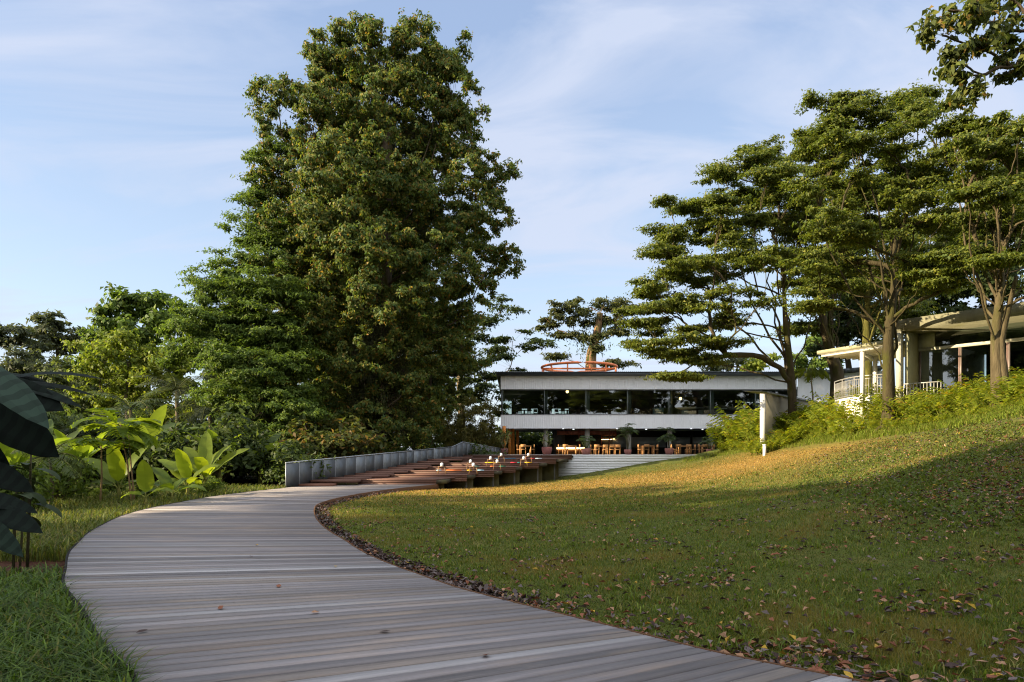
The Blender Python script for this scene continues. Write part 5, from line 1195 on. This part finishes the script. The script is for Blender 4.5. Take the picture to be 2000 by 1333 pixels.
banana('banana plant with two tall upright leaves between the two thin saplings', 232, 24.0, [(-1.4, 1.3, 1.5, .58, .4, 0), (2.9, .9, 1.6, .5, .7, .4), (.7, 1.2, 1.5, .40, .5, -.6), (.2, .4, 1.0, .4, 1.0, -.2), (3.3, .4, 1.0, .4, 1.1, .3)], .55)
banana('tiny banana sucker right beside the boardwalk edge', 388, 26.6, [(2.4, .8, .7, .25, .8, .2), (.4, .7, .7, .25, .9, 0), (-1.2, .9, .6, .25, .7, 0)], .3, .04)
for px, Y, sc_, lab in ((75, 29, 1.15, 'tall banana plant in half shade at the left, behind the dark foreground leaves'), (110, 31, 1.0, 'banana plant with grey green leaves in the shade right of the tall one'), (292, 36, 1.6, 'big clump of long upright shaded banana leaves behind the saplings'), (508, 37, 1.25, 'shaded banana plant between the boardwalk bend and the fence')):
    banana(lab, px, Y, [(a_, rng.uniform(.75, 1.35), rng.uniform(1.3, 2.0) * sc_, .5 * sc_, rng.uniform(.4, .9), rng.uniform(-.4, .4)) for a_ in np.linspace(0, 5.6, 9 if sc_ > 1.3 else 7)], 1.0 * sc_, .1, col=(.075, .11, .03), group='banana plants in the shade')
# breadfruit saplings: thin stems with big lobed leaves
def lobed(mb, base, az, el, ln, wd, curl, col):
    pts = blade(mb, base, az, el, ln, wd * .32, curl, col, .2, 9)
    tg = unit(np.gradient(pts, axis=0)); sd = unit(np.cross(tg, [0, 0, 1.0]))
    for k in range(1, 8):
        for sg in (-1, 1):
            l_ = wd * .55 * math.sin(math.pi * (k / 8.5) ** .8) + .05; ax = tg[k] * .75 + sd[k] * sg - np.array([0, 0, .15])
            leaves(mb, pts[k][None], ax[None], np.array([[0, 0, 1.0]]) + rng.normal(0, .12, (1, 3)), l_, ln * .17, np.asarray(col)[None] * rng.uniform(.85, 1.15), .12)
for px, Y, top, lean, nl, sz, lab in ((195, 22.0, 872, .05, 9, 1.2, 'shorter thin stemmed sapling with drooping lobed leaves'), (259, 22.3, 828, -.40, 12, 1.3, 'taller leaning sapling with bright lobed leaves at its top')):
    x = PX(px, Y); b = np.array([x, Y, hz(x, Y)]); zt_ = P(px, top, Y)[2]; tp = np.array([x + lean, Y, zt_]); o = thing('breadfruit_sapling', lab, 'sapling', b, 'young lobed leaf saplings')
    ms = MB(); ms.tube(np.array([b - [0, 0, .1], b * .5 + tp * .5 + [.04, 0, 0], tp]), [.034, .028, .016], 6, (.25, .17, .08))
    if lean < -.2: ms.tube(np.array([b + [.06, .05, -.1], b * .5 + tp * .5 + [.15, 0, 0], tp + [.22, .1, -.35]]), [.03, .025, .014], 6, (.25, .17, .08))
    mb = MB()
    for k in range(nl):
        a_ = k * 2.4 + .5; el = rng.uniform(.05, .9); s = tp - [0, 0, rng.uniform(0, .35)]; t_ = s + .25 * np.array([math.cos(a_), math.sin(a_), .35]); ms.tube(np.array([s, t_]), [.012, .008], 4, (.2, .2, .06))
        lobed(mb, t_, a_, el, sz * rng.uniform(.7, 1.05), sz * .8, rng.uniform(.9, 1.5), np.array(YG2 if k % 3 else YG) * 1.05)
    ms.build('stem', 'bark', o, origin=b, smooth=True); mb.build('leaf_blades', 'glow_leaf', o, origin=b)
# palms
def palm(label, px, Y, top, n, ln, ll, lw, col, trad=.16, name='palm_tree', stem=True):
    x = PX(px, Y); b = np.array([x, Y, hz(x, Y) - .1]); tp = np.array([x, Y, P(px, top, Y)[2]]); o = thing(name, label, 'palm', b)
    ms = MB(); ms.tube(np.array([b, (b + tp) / 2 + [.1, 0, 0], tp]), [trad * 1.2, trad, trad * .8], 8, (.11, .085, .055)); mb = MB()
    for k in range(n):
        frond(mb, tp, k * 2.4 + rng.uniform(-.2, .2), rng.uniform(.25, 1.25), ln * rng.uniform(.8, 1.1), rng.uniform(1.2, 1.9), 26, lw, ll, col, rach=.03)
    ms.build('trunk', 'bark', o, origin=b, smooth=True); mb.build('fronds', 'leaf', o, origin=b)
palm('grey green palm with drooping fronds under the bright yellow green tree', 345, 48, 765, 15, 3.6, .75, .055, (.075, .09, .05))
palm('dark palm with long arching fronds left of the feathery tree', 410, 43, 812, 16, 3.4, .75, .06, (.035, .045, .022))
palm('small palm with arching feathery fronds among the left undergrowth', 97, 21, 895, 11, 1.4, .5, .04, (.075, .10, .035), .05)
palm('slim shaded palm at the left behind the foreground leaves', 145, 36, 850, 12, 2.4, .6, .05, (.05, .066, .03), .08)
palm('arching palm between the shaded banana leaves and the dark palm', 255, 40, 800, 13, 2.8, .7, .055, (.07, .095, .04), .12)
palm('low fan of palm fronds at the right foot of the feathery tree', 470, 40, 868, 12, 2.0, .6, .05, (.06, .085, .035), .08)
palm('tall feathery palm rising from the undergrowth at the far left', 40, 34, 800, 12, 2.4, .6, .05, (.08, .11, .04), .09)
for px, Y, sc_, lab in ((20, 24, 1.2, 'leafy banana plant at the far left edge behind the dark leaves'), (150, 27, 1.0, 'banana plant with pale leaves left of the shorter sapling'), (430, 35, 1.1, 'shaded banana plant right behind the largest banana plant')):
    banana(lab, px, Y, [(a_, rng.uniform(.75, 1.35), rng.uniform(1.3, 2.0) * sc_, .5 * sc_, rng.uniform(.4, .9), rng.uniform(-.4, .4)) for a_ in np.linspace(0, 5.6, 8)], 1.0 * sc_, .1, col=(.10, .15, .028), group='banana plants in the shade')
# ---------------------------------------------------------------- undergrowth: leafy shrubs
def shrub_proto(kind):
    o = thing('shrub', '', 'shrub', (0, 0, -50)); mb = MB(); ms = MB()
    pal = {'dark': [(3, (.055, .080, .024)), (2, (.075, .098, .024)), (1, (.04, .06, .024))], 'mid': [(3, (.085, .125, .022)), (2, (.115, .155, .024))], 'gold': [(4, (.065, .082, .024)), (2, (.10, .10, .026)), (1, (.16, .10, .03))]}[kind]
    for k in range(26):
        d = ball(1, .6)[0]; c = np.array([d[0] * 1.0, d[1] * 1.0, .95 + d[2] * .8]); ms.tube(bez(np.array([0, 0, 0.]), np.array([c[0] * .4, c[1] * .4, c[2] * .8]), c, 4), [.035, .025, .018, .01], 4, (.09, .07, .045), cap=False)
        n = 55; b = ball(n, .5); p = c + b * np.array([.42, .42, .30]); nr = unit(b + d * .6 + [0, 0, .5] + rng.normal(0, .4, (n, 3))); ax = unit(rng.normal(size=(n, 3)) - [0, 0, .5])
        leaves(mb, p, ax, nr, .17 * rng.uniform(.7, 1.3, n), .085, pick(pal, n))
    ms.build('stems', 'bark', o, origin=(0, 0, 0)); mb.build('foliage', 'leaf', o, origin=(0, 0, 0)); return o
SP = {k: shrub_proto(k) for k in ('dark', 'mid', 'gold')}; SU = set()
def put_shrub(kind, x, y, sc, label, group, lift=-.05):
    loc = (x, y, hz(x, y) + lift); rz = rng.uniform(0, 6.28)
    if kind not in SU:
        SU.add(kind); o = SP[kind]; o.location = loc; o.rotation_euler = (0, 0, rz); o.scale = sc; o['label'] = label; o['group'] = group; return
    dup(SP[kind], loc, rz, sc, label, group)
for k, px in enumerate(np.linspace(560, 960, 15)):
    Y = 37 + (px - 560) / 400 * 17 + rng.uniform(.6, 2.2); s = rng.uniform(1.0, 1.7)
    if 640 < px < 720: s = 2.3
    kd = 'gold' if 640 < px < 730 else 'dark'
    put_shrub(kd, PX(px, Y) - .8, Y, (s * 1.2, s * 1.2, s), ('gold flecked green shrub massed behind the panel fence at the foot of the giant tree' if kd == 'gold' else 'dark leafy shrub growing behind the panel fence under the tall trees'), 'shrubs behind the fence')
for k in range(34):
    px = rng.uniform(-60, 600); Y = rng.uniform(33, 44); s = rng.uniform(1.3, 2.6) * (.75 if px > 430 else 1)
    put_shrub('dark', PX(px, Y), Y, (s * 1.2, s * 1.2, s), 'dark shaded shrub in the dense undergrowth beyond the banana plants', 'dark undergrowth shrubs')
for k in range(20):
    px = rng.uniform(-120, 130); Y = rng.uniform(18, 29); s = rng.uniform(.6, 1.15)
    put_shrub('mid', PX(px, Y), Y, (s, s, s), 'mid green leafy shrub in the left undergrowth short of the bananas', 'green undergrowth shrubs')
for k in range(12):
    px = rng.uniform(120, 420); Y = rng.uniform(26, 31) if px > 300 else rng.uniform(23, 28); s = rng.uniform(.3, .55)
    put_shrub('mid', PX(px, Y), Y, (s, s, s), 'low sunlit shrub growing at the feet of the banana plants', 'low sunlit shrubs')
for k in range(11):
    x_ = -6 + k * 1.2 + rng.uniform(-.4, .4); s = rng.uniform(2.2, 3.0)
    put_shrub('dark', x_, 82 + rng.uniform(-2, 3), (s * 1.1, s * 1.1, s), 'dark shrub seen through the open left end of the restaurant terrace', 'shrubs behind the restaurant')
# ---------------------------------------------------------------- ginger plants on the right bank
def ginger_proto(seed, ns):
    o = thing('ginger_plant', '', 'plant', (0, 0, -50)); mb = MB(); ms = MB()
    for k in range(ns):
        a = rng.uniform(0, 6.28); el = rng.uniform(.95, 1.45); ln = rng.uniform(1.0, 1.75); n = 12; t = np.linspace(0, 1, n); e = el - .75 * t ** 1.6; h = np.array([math.cos(a), math.sin(a)])
        pts = [np.array([rng.normal(0, .16), rng.normal(0, .16), 0.])]
        for q in range(1, n): pts.append(pts[-1] + ln / (n - 1) * np.array([*(h * math.cos(e[q])), math.sin(e[q])]))
        pts = np.array(pts); ms.tube(pts, np.linspace(.013, .005, n), 4, (.16, .17, .03), cap=False)
        u = np.linspace(.22, 1, 17); p = np.column_stack([np.interp(u, t, pts[:, q]) for q in range(3)]); tg = unit(np.column_stack([np.interp(u, t, np.gradient(pts[:, q])) for q in range(3)]))
        sd = unit(np.cross(tg, [0, 0, 1.0])) * np.where(np.arange(17) % 2, 1, -1)[:, None]
        ax = unit(sd + tg * .75 + rng.normal(0, .12, (17, 3)) - [0, 0, .12]); L_ = np.interp(u, [.2, .5, .85, 1], [.26, .42, .34, .26])
        c = pick([(4, (.19, .235, .026)), (3, (.14, .19, .026)), (2, (.27, .29, .035)), (.3, (.3, .22, .03))], 17, .12)
        # each leaf in two folded lengths so that it bends
        m_ = p + ax * L_[:, None] * .5; nr = np.cross(sd, tg); nr = nr * np.sign(nr[:, 2:3] + 1e-6)
        leaves(mb, p, ax, nr, L_ * .72, .085, c, .12); leaves(mb, m_ - ax * .04, unit(ax - np.array([0, 0, .55])), nr, L_ * .55, .07, c, .12)
    ms.build('stems', 'bark', o, origin=(0, 0, 0)); mb.build('foliage', 'glow_leaf', o, origin=(0, 0, 0)); return o
GP = [ginger_proto(k, n) for k, n in enumerate((9, 12, 14, 10, 16))]; GU = set()
edge = np.array([(1395, 50.5), (1440, 46.5), (1500, 41.5), (1560, 38.5), (1620, 35), (1680, 32), (1740, 29.3), (1800, 27), (1860, 25), (1920, 23.6), (1980, 22.6), (2060, 21.5)])
ng = 0
for row, (off, num) in enumerate(((.5, 34), (1.4, 40), (2.4, 40), (3.5, 34), (4.8, 16))):
    for k in range(num):
        px = 1400 + (k + rng.uniform(.1, .9)) / num * 640; Y = np.interp(px, edge[:, 0], edge[:, 1]) + off + rng.uniform(-.4, .4)
        if Y > 51.3: continue
        x = PX(px, Y) + off * .25
        d_ = np.dot(np.array([x, Y]) - PC, NI); u_ = np.dot(np.array([x, Y]) - PC, U)
        if d_ > -.1 and u_ > -.2: continue
        where = 'against the white building' if px < 1490 else 'below the shed and first tree' if px < 1610 else 'below the railing landing' if px < 1730 else 'before the pavilion windows'
        tall = rng.random() > .4 and row > 0
        s = (rng.uniform(1.3, 1.75) if tall else rng.uniform(.8, 1.15)) * (1.0 if row else .6) * np.interp(px, [1440, 1490, 1515, 1590, 1640, 1700, 1850], [1.2, .95, .8, .8, .9, .82, .52])
        lab = '%s leafy ginger plant with arching stems on the bank %s' % ('tall' if tall else 'short', where)
        i = int(rng.integers(0, 5)); loc = (x, Y, hz(x, Y) - .03); rz = rng.uniform(0, 6.28)
        if i not in GU:
            GU.add(i); o = GP[i]; o.location = loc; o.rotation_euler = (0, 0, rz); o.scale = (s, s, s); o['label'] = lab; o['group'] = 'leafy ginger plants on the bank'
        else:
            dup(GP[i], loc, rz, s, lab, 'leafy ginger plants on the bank')
        ng += 1
for px, Y, s in ((1468, 40.6, .75), (1479, 39.6, .8), (1485, 40.2, .7), (1506, 39.5, .62), (1515, 39.9, .8), (1526, 39.3, .75), (1537, 39.6, .85), (1548, 39.2, .8)):
    x = PX(px, Y); dup(GP[int(px) % 5], (x, Y, hz(x, Y) - .03), px * 1.7, s, 'short leafy ginger plant hiding the foot of the beige shed wall', 'leafy ginger plants on the bank')
# young breadfruit-like tree behind the first bank tree, hanging palmate leaves
x, Y = PX(1588, 44.5), 44.5; b = np.array([x, Y, hz(x, Y)]); o = thing('papaya_tree', 'slim young tree with hanging yellow green leaves right of the leftmost bank trunk', 'tree', b)
ms = MB(); tp = P(1582, 720, 44.5); ms.tube(np.array([b, (b + tp) / 2 + [.08, 0, 0], tp]), [.06, .05, .03], 6, (.24, .19, .12)); mb = MB()
for k in range(12):
    a_ = k * 2.4; s = tp - [0, 0, rng.uniform(0, .4)]; t_ = s + .5 * np.array([math.cos(a_), math.sin(a_), .25]); ms.tube(np.array([s, t_]), [.014, .01], 4, (.2, .2, .05)); lobed(mb, t_, a_, -.2, .95, .75, 1.1, np.array([.12, .15, .025]))
ms.build('trunk', 'bark', o, origin=b); mb.build('leaf_blades', 'glow_leaf', o, origin=b)
# ---------------------------------------------------------------- dark foreground plant at the left edge
b = np.array([-3.55, 4.1, hz(-3.55, 4.1)]); o = thing('broadleaf_plant', 'large dark leaved plant close at the left edge with ribbed blue sheened leaves', 'plant', b)
ms = MB(); mb = MB(); top = np.array([-3.5, 4.15, 2.15]); ms.tube(np.array([b - [0, 0, .1], b + [.05, .05, 1.2], top]), [.04, .03, .02], 6, (.05, .04, .03))
def leaf_between(mb, p0, p1, wd, nhint, sag, col, fold=.2, n=17, rib=.10):
    """a leaf laid from p0 to its tip p1, its face turned towards nhint, ribbed between the veins"""
    p0 = np.asarray(p0, float); p1 = np.asarray(p1, float); t = np.linspace(0, 1, n); pts = bez(p0, (p0 + p1) / 2 + np.array([0, 0, sag]), p1, n)
    tg = unit(np.gradient(pts, axis=0)); nh = np.asarray(nhint, float); sd = unit(np.cross(tg, nh)); up = np.cross(sd, tg)
    w = np.interp(t, [0, .08, .3, .6, .85, .95, 1], [.06, .5, 1, .98, .6, .25, .02]) * wd / 2; r_ = rib * w.max() * (np.arange(n) % 2) * .5
    L2 = pts + sd * w[:, None] + up * (w * fold * .2 + r_)[:, None]; L1 = pts + sd * w[:, None] * .5 + up * (w * fold * .6 + r_ * .6)[:, None]; R1 = pts - sd * w[:, None] * .5 + up * (w * fold * .6 + r_ * .6)[:, None]; R2 = pts - sd * w[:, None] + up * (w * fold * .2 + r_)[:, None]
    i = np.arange(n - 1); q = []
    for k in range(4): q.append(np.stack([k * n + i, k * n + i + 1, (k + 1) * n + i + 1, (k + 1) * n + i], 1))
    mb.add(np.concatenate([L2, L1, pts, R1, R2]), np.concatenate(q), col=np.concatenate([np.asarray(col, float)[None] * np.where(np.arange(n - 1) % 2, 1.0, .62)[:, None] * m_ for m_ in (1, 1.15, 1.15, 1)]))
DL = np.array([.017, .030, .021])
for (x0, y0, d0), (x1, y1, d1), wd, nh, sag, f in (((-85, 705, 3.9), (96, 838, 3.6), .19, (.1, -.7, 1.0), .09, 1.5), ((-70, 770, 4.1), (116, 893, 3.9), .27, (-.4, -1, .3), .05, .35), ((-90, 790, 4.2), (40, 850, 4.0), .27, (.2, -1, .4), .03, .35),
      ((-60, 750, 4.3), (126, 803, 4.2), .20, (0, -1, .5), .06, .4), ((10, 738, 4.4), (205, 742, 4.3), .05, (0, -.5, 1), .07, .5), ((0, 747, 4.4), (188, 775, 4.4), .05, (0, -.6, 1), .06, .5), ((0, 748, 4.3), (160, 797, 4.2), .07, (0, -.8, 1), .05, .5), ((20, 741, 4.5), (150, 734, 4.5), .05, (0, -.5, 1), .05, .5), ((-20, 735, 4.5), (110, 762, 4.5), .10, (0, -.7, 1), .05, .6),
      ((-90, 905, 4.1), (66, 962, 4.0), .16, (0, -.9, .6), .05, .35), ((-90, 968, 4.0), (74, 1003, 3.9), .11, (0, -.8, .8), .05, .4), ((-90, 985, 4.0), (84, 1042, 3.8), .15, (0, -.9, .7), .06, .4), ((-80, 1005, 3.9), (46, 1088, 3.7), .13, (0, -.9, .5), .05, .9), ((-90, 860, 4.2), (20, 930, 4.2), .2, (0, -1, .3), .04, .3)):
    p0, p1 = P(x0, y0, d0), P(x1, y1, d1); leaf_between(mb, p0, p1, wd, nh, sag, DL * f)
    z_ = min(max(p0[2], .6), 2.1); ms.tube(np.array([b + (top - b) * (z_ / 2.3), p0]), [.012, .008], 4, (.05, .05, .03))
ms.build('stem', 'bark', o, origin=b); mb.build('leaf_blades', 'dark_leaf', o, origin=b, smooth=True)
# thin stemmed dark shrubs a little farther back
for px, Y, lab in ((28, 9.8, 'thin dark stemmed sapling at the far left over bare soil'), (52, 10.3, 'slender upright stem standing right of the dark sapling over bare soil')):
    x = PX(px, Y); b = np.array([x, Y, hz(x, Y)]); o = thing('dark_sapling', lab, 'sapling', b); ms = MB(); mb = MB()
    for q in range(3 if px < 40 else 2):
        dx_ = rng.uniform(-.1, .1); ms.tube(np.array([b + [dx_, 0, -.1], b + [dx_ * 1.5, .05, 1.0], b + [dx_ * .6, .1, 1.95 if px > 40 else 1.4]]), [.016, .014, .008], 5, (.05, .045, .02))
    for q in range(9):
        a_ = q * 2.1; blade(mb, b + [0, 0, rng.uniform(.75, 1.6)], a_ * .3 - 1.2 if px < 40 else a_, rng.uniform(-.2, .7), rng.uniform(.35, .6), .2, 1.1, np.array([.03, .042, .018]), .15, 8)
    ms.build('stem', 'bark', o, origin=b); mb.build('leaf_blades', 'dark_leaf', o, origin=b)
# ---------------------------------------------------------------- grass (nobody could count it)
def grass(name, x, y, h, w, pal, lean=.5, seg=1, zoff=0.0, mat='leaf', jit=.3, patch=0.0):
    n = len(x); z = H(x, y) + zoff; pt = np.sin(1.1 * x + .7 * y) + np.sin(.6 * x - 1.3 * y + 1) + .8 * np.sin(2.3 * x + 1.9 * y + 2) + .6 * np.sin(4.1 * x - 3.3 * y) + rng.normal(0, .4, n); h = h * (1 + patch * .22 * pt).clip(.5, 1.7); a = rng.uniform(0, 6.28, n); h = h * rng.uniform(.5, 1.3, n)
    d = np.column_stack([np.cos(a), np.sin(a), np.zeros(n)]); sd = np.column_stack([-d[:, 1], d[:, 0], np.zeros(n)])
    le = rng.uniform(.15, 1, n) * lean; p = np.column_stack([x, y, z]); col = pick(pal, n, jit); dr = (patch * ((pt - .7) * .42)).clip(0, .6)[:, None]; col = col * (1 - dr) + np.array([.24, .165, .05]) * dr; gr = (patch * (-pt - .8) * .3).clip(0, .4)[:, None]; col = col * (1 - gr * .5)
    up = np.array([0, 0, 1.0]); mb = MB(); w = np.broadcast_to(w, (n,))
    if seg == 1:
        v = np.stack([p - sd * w[:, None] / 2, p + sd * w[:, None] / 2, p + up * h[:, None] + d * (h * le)[:, None]], 1)
        mb.add(v.reshape(-1, 3), tris=np.arange(n * 3).reshape(-1, 3), col=col)
    else:
        m_ = p + up * (h * .62)[:, None] + d * (h * le * .35)[:, None]; t_ = p + up * (h * .8)[:, None] + d * (h * le * 1.1)[:, None]
        v = np.stack([p - sd * w[:, None] * .35, p + sd * w[:, None] * .35, m_ + sd * w[:, None] * .5, m_ - sd * w[:, None] * .5, t_], 1); i = np.arange(n)[:, None] * 5
        mb.add(v.reshape(-1, 3), i + np.array([[0, 1, 2, 3]]), i + np.array([[3, 2, 4]]), col=col)
    return struct(mb.build(name, mat), 'stuff')
def scatter(n, f, y0, y1, side):
    """points on the ground, denser close by; side: fn(x, y) -> keep"""
    X, Y_ = [], []; got = 0
    while got < n:
        y = y0 * (y1 / y0) ** rng.random(n * 2) ; x = f(y, rng.random(n * 2)); k = side(x, y); X.append(x[k]); Y_.append(y[k]); got += k.sum()
    return np.concatenate(X)[:n], np.concatenate(Y_)[:n]
def right_of(x, y):
    e = np.interp(y, RIGHT_E[70:, 1], RIGHT_E[70:, 0]); ok = ~inside(x, y) & (x > e) ; return ok & (dist_edge(x, y, RIGHT_E) > .06)
L_PAL = [(5, (.098, .128, .015)), (4, (.072, .108, .016)), (2, (.165, .15, .028)), (.9, (.25, .19, .055))]
L_DRY_SUN = [(4, (.36, .21, .055)), (3, (.27, .175, .045)), (2, (.12, .115, .025)), (1, (.38, .26, .10))]  # dry straw, reddened so the colour carries some of the sun's warmth
wide = lambda y, r: -.62 * y + r * y * 1.55
x, y = scatter(150000, wide, 3.6, 17, lambda x, y: right_of(x, y) & (x > -6))
grass('lawn_grass', x, y, .028 + .0006 * y, .0042 + .0009 * y, L_PAL, .9, patch=1.0)
x, y = scatter(90000, wide, 17, 50, lambda x, y: right_of(x, y) & (x > -6) & (y < 51.8) & ((x < 15) | (y < 20)))
dry_sunw = np.exp(-((y - (34 + .15 * x)) / 8.0) ** 2) > rng.random(len(x)) * .9
grass('far_lawn_grass', x[~dry_sunw], y[~dry_sunw], .05, .012 + .0007 * y[~dry_sunw], L_PAL, .9, patch=1.0)
grass('dry_sunlit_lawn_grass', x[dry_sunw], y[dry_sunw], .05, .012 + .0007 * y[dry_sunw], L_DRY_SUN, .9)
x, y = scatter(700, wide, 4, 30, lambda x, y: right_of(x, y) & (x > -5) & ((x < 15) | (y < 20)))
x = np.repeat(x, 14) + rng.normal(0, .06, 700 * 14); y = np.repeat(y, 14) + rng.normal(0, .06, 700 * 14); k = right_of(x, y); x, y = x[k], y[k]
grass('lawn_tufts', x, y, .085, .006 + .0009 * y, [(3, (.10, .14, .02)), (2, (.14, .17, .025)), (1, (.2, .17, .05))], 1.3, 2)
def left_of(x, y):
    e = np.interp(y, LEFT_E[60:, 1], LEFT_E[60:, 0]); return (x < e - .03) & ~inside(x, y)
x, y = scatter(26000, lambda y, r: -.98 * y - .6 + r * y * 1.3, 3.0, 9.5, left_of)
k = dist_edge(x, y, LEFT_E) < .25
grass('lush_grass', x, y, np.where(k, .24, .22), .016, [(4, (.075, .125, .024)), (3, (.10, .15, .024)), (2, (.055, .095, .026)), (1, (.15, .15, .035))], 1.2, 2)
x, y = scatter(30000, lambda y, r: -1.0 * y + r * y * .9, 11.0, 34, lambda x, y: left_of(x, y) & (dist_edge(x, y, LEFT_E) < 7))
grass('meadow_grass', x, y, .30, .014 + .0004 * y, [(4, (.10, .125, .026)), (3, (.085, .105, .024)), (2, (.15, .15, .035)), (1, (.2, .16, .05))], .8, 2)
x, y = scatter(26000, lambda y, r: .25 * y + r * y * .6, 20, 51, lambda x, y: (np.interp(x / y * F + 1000, edge[:, 0], edge[:, 1]) < y + 1.3) & (np.interp(x / y * F + 1000, edge[:, 0], edge[:, 1]) > y - 3.5) & (y < 51.5))
grass('bank_grass', x, y, .24, .02, [(4, (.14, .185, .022)), (3, (.17, .20, .028)), (1, (.2, .17, .04))], .9, 2)
# weeds: little broad leaves on the right slope
x, y = scatter(6000, lambda y, r: .42 * y + r * y * .5, 9, 26, lambda x, y: (np.sin(x * 1.3) * np.cos(y * 1.1) + rng.normal(0, .6, len(x)) > .1) & (x > 6.5))
n = len(x); mb = MB(); p = np.column_stack([x, y, H(x, y) + .03]); 
for q in range(2):
    leaves(mb, p + rng.normal(0, .03, (n, 3)) * [1, 1, .3], rng.normal(size=(n, 3)) + [0, 0, .35], rng.normal(0, .3, (n, 3)) + [0, 0, 1], .10 * rng.uniform(.5, 1.3, n), .045, pick([(3, (.085, .115, .024)), (2, (.12, .14, .03))], n))
struct(mb.build('slope_weeds', 'leaf'), 'stuff')
# ---------------------------------------------------------------- fallen leaves: 300 nearest as objects, the rest as litter
DEAD = {'rust': (.22, .085, .045), 'grey brown': (.135, .105, .10), 'tan': (.34, .19, .11), 'dark': (.055, .035, .03), 'yellow': (.45, .28, .04)}
def leaf_mesh(col, s):
    mb = MB(); n = 6; t = np.linspace(0, 1, n); w = np.interp(t, [0, .3, .6, 1], [.05, .9, 1, .02]) * .5 * s * .55; zc_ = .03 * s * 4 * (t - .5) ** 2 * rng.uniform(.5, 2.5); cr = rng.uniform(.15, .7)
    c_ = np.column_stack([(t - .5) * s, np.zeros(n), zc_]); l_ = c_ + np.column_stack([np.zeros(n), w, w * cr]); r_ = c_ + np.column_stack([np.zeros(n), -w, w * cr * rng.uniform(.3, 1)])
    i = np.arange(n - 1); mb.add(np.concatenate([l_, c_, r_]), np.concatenate([np.stack([i, n + i, n + i + 1, i + 1], 1), np.stack([n + i, 2 * n + i, 2 * n + i + 1, n + i + 1], 1)]), col=np.asarray(col) * rng.uniform(.8, 1.2, (2 * (n - 1), 1)))
    return mb
protos = {}
def put_leaf(kind, v, x, y, z, group, label):
    key = (kind, v)
    if key not in protos:
        protos[key] = leaf_mesh(DEAD[kind], rng.uniform(.065, .105)).build('fallen_leaf', 'leaf_dead').data
        o = bpy.data.objects['fallen_leaf'] if False else [q for q in COL.objects if q.data == protos[key]][0]
    else:
        o = bpy.data.objects.new('fallen_leaf', protos[key]); COL.objects.link(o)
    o.location = (x, y, z); o.rotation_euler = (rng.normal(0, .25), rng.normal(0, .25), rng.uniform(0, 6.28)); tag(o, label, 'leaf', group)
def litter_pts(n):
    x, y = scatter(n, wide, 3.7, 40, lambda x, y: right_of(x, y) & (x > -6.5) & ((x < 15.5) | (y < 21)))
    d = dist_edge(x, y, RIGHT_E)
    w = np.exp(-d / .33) * .45 + .06 + .95 * ((x - .33 * y - 1.6) / 3).clip(0, 1) * (y > 9.5) + .25 * (np.sin(x * 1.7 + 1) * np.sin(y * 2.1) > .55)
    k = rng.random(len(x)) < w; return x[k], y[k]
x, y = litter_pts(34000); o_ = np.argsort(y); x, y = x[o_], y[o_]; z = H(x, y) + .035
kinds = list(DEAD)
for q in range(285):
    kd = kinds[rng.choice(5, p=[.24, .36, .12, .25, .03])]
    edge_ = dist_edge(x[q:q + 1], y[q:q + 1], RIGHT_E)[0] < .6
    put_leaf(kd, int(rng.integers(0, 3)), x[q], y[q], z[q] + .005, 'fallen leaves on the lawn', 'curled %s fallen leaf lying %s' % (kd, 'along the boardwalk edge of the lawn' if edge_ else 'out on the near lawn'))
dk = [(-1.9, 6.6, 'tan'), (-2.7, 7.9, 'rust'), (-2.4, 9.3, 'yellow'), (-2.2, 10.4, 'dark'), (-1.1, 5.9, 'dark'), (-2.9, 6.8, 'rust'), (-.2, 5.2, 'rust'), (-3.9, 10.2, 'grey brown'), (-4.3, 11.5, 'yellow'), (-3.2, 5.9, 'dark')]
for q, (a, b_, kd) in enumerate(dk):
    put_leaf(kd, 0, a, b_, .012, 'fallen leaves on the boardwalk', '%s fallen leaf lying on the grey boardwalk planks' % kd)
n = len(x) - 285; x, y, z = x[285:], y[285:], z[285:]; mb = MB()
leaves(mb, np.column_stack([x, y, z]), np.column_stack([rng.normal(size=(n, 2)), rng.normal(0, .25, n)]), np.column_stack([rng.normal(0, .35, (n, 2)), np.ones(n)]), .085 * rng.uniform(.6, 1.3, n), .045, pick([(3, DEAD['rust']), (3, DEAD['grey brown']), (2, DEAD['tan']), (3, DEAD['dark']), (.3, DEAD['yellow'])], n), .4)
struct(mb.build('leaf_litter', 'leaf_dead'), 'stuff')
e = RIGHT_E[150:470]; i = rng.integers(0, len(e) - 1, 2600); t = unit(np.gradient(e, axis=0)); nr = np.column_stack([t[:, 1], -t[:, 0]]); p = e[i] + nr[i] * rng.uniform(.03, .42, (2600, 1)) ; n = 2600
mb = MB(); leaves(mb, np.column_stack([p, H(p[:, 0], p[:, 1]) + rng.uniform(.0, .05, n)]), np.column_stack([rng.normal(size=(n, 2)), rng.normal(0, .3, n)]), np.column_stack([rng.normal(0, .4, (n, 2)), np.ones(n)]), .10 * rng.uniform(.6, 1.2, n), .055, pick([(4, DEAD['dark']), (3, DEAD['grey brown']), (1, DEAD['rust'])], n), .4)
struct(mb.build('border_litter', 'leaf_dead'), 'stuff')
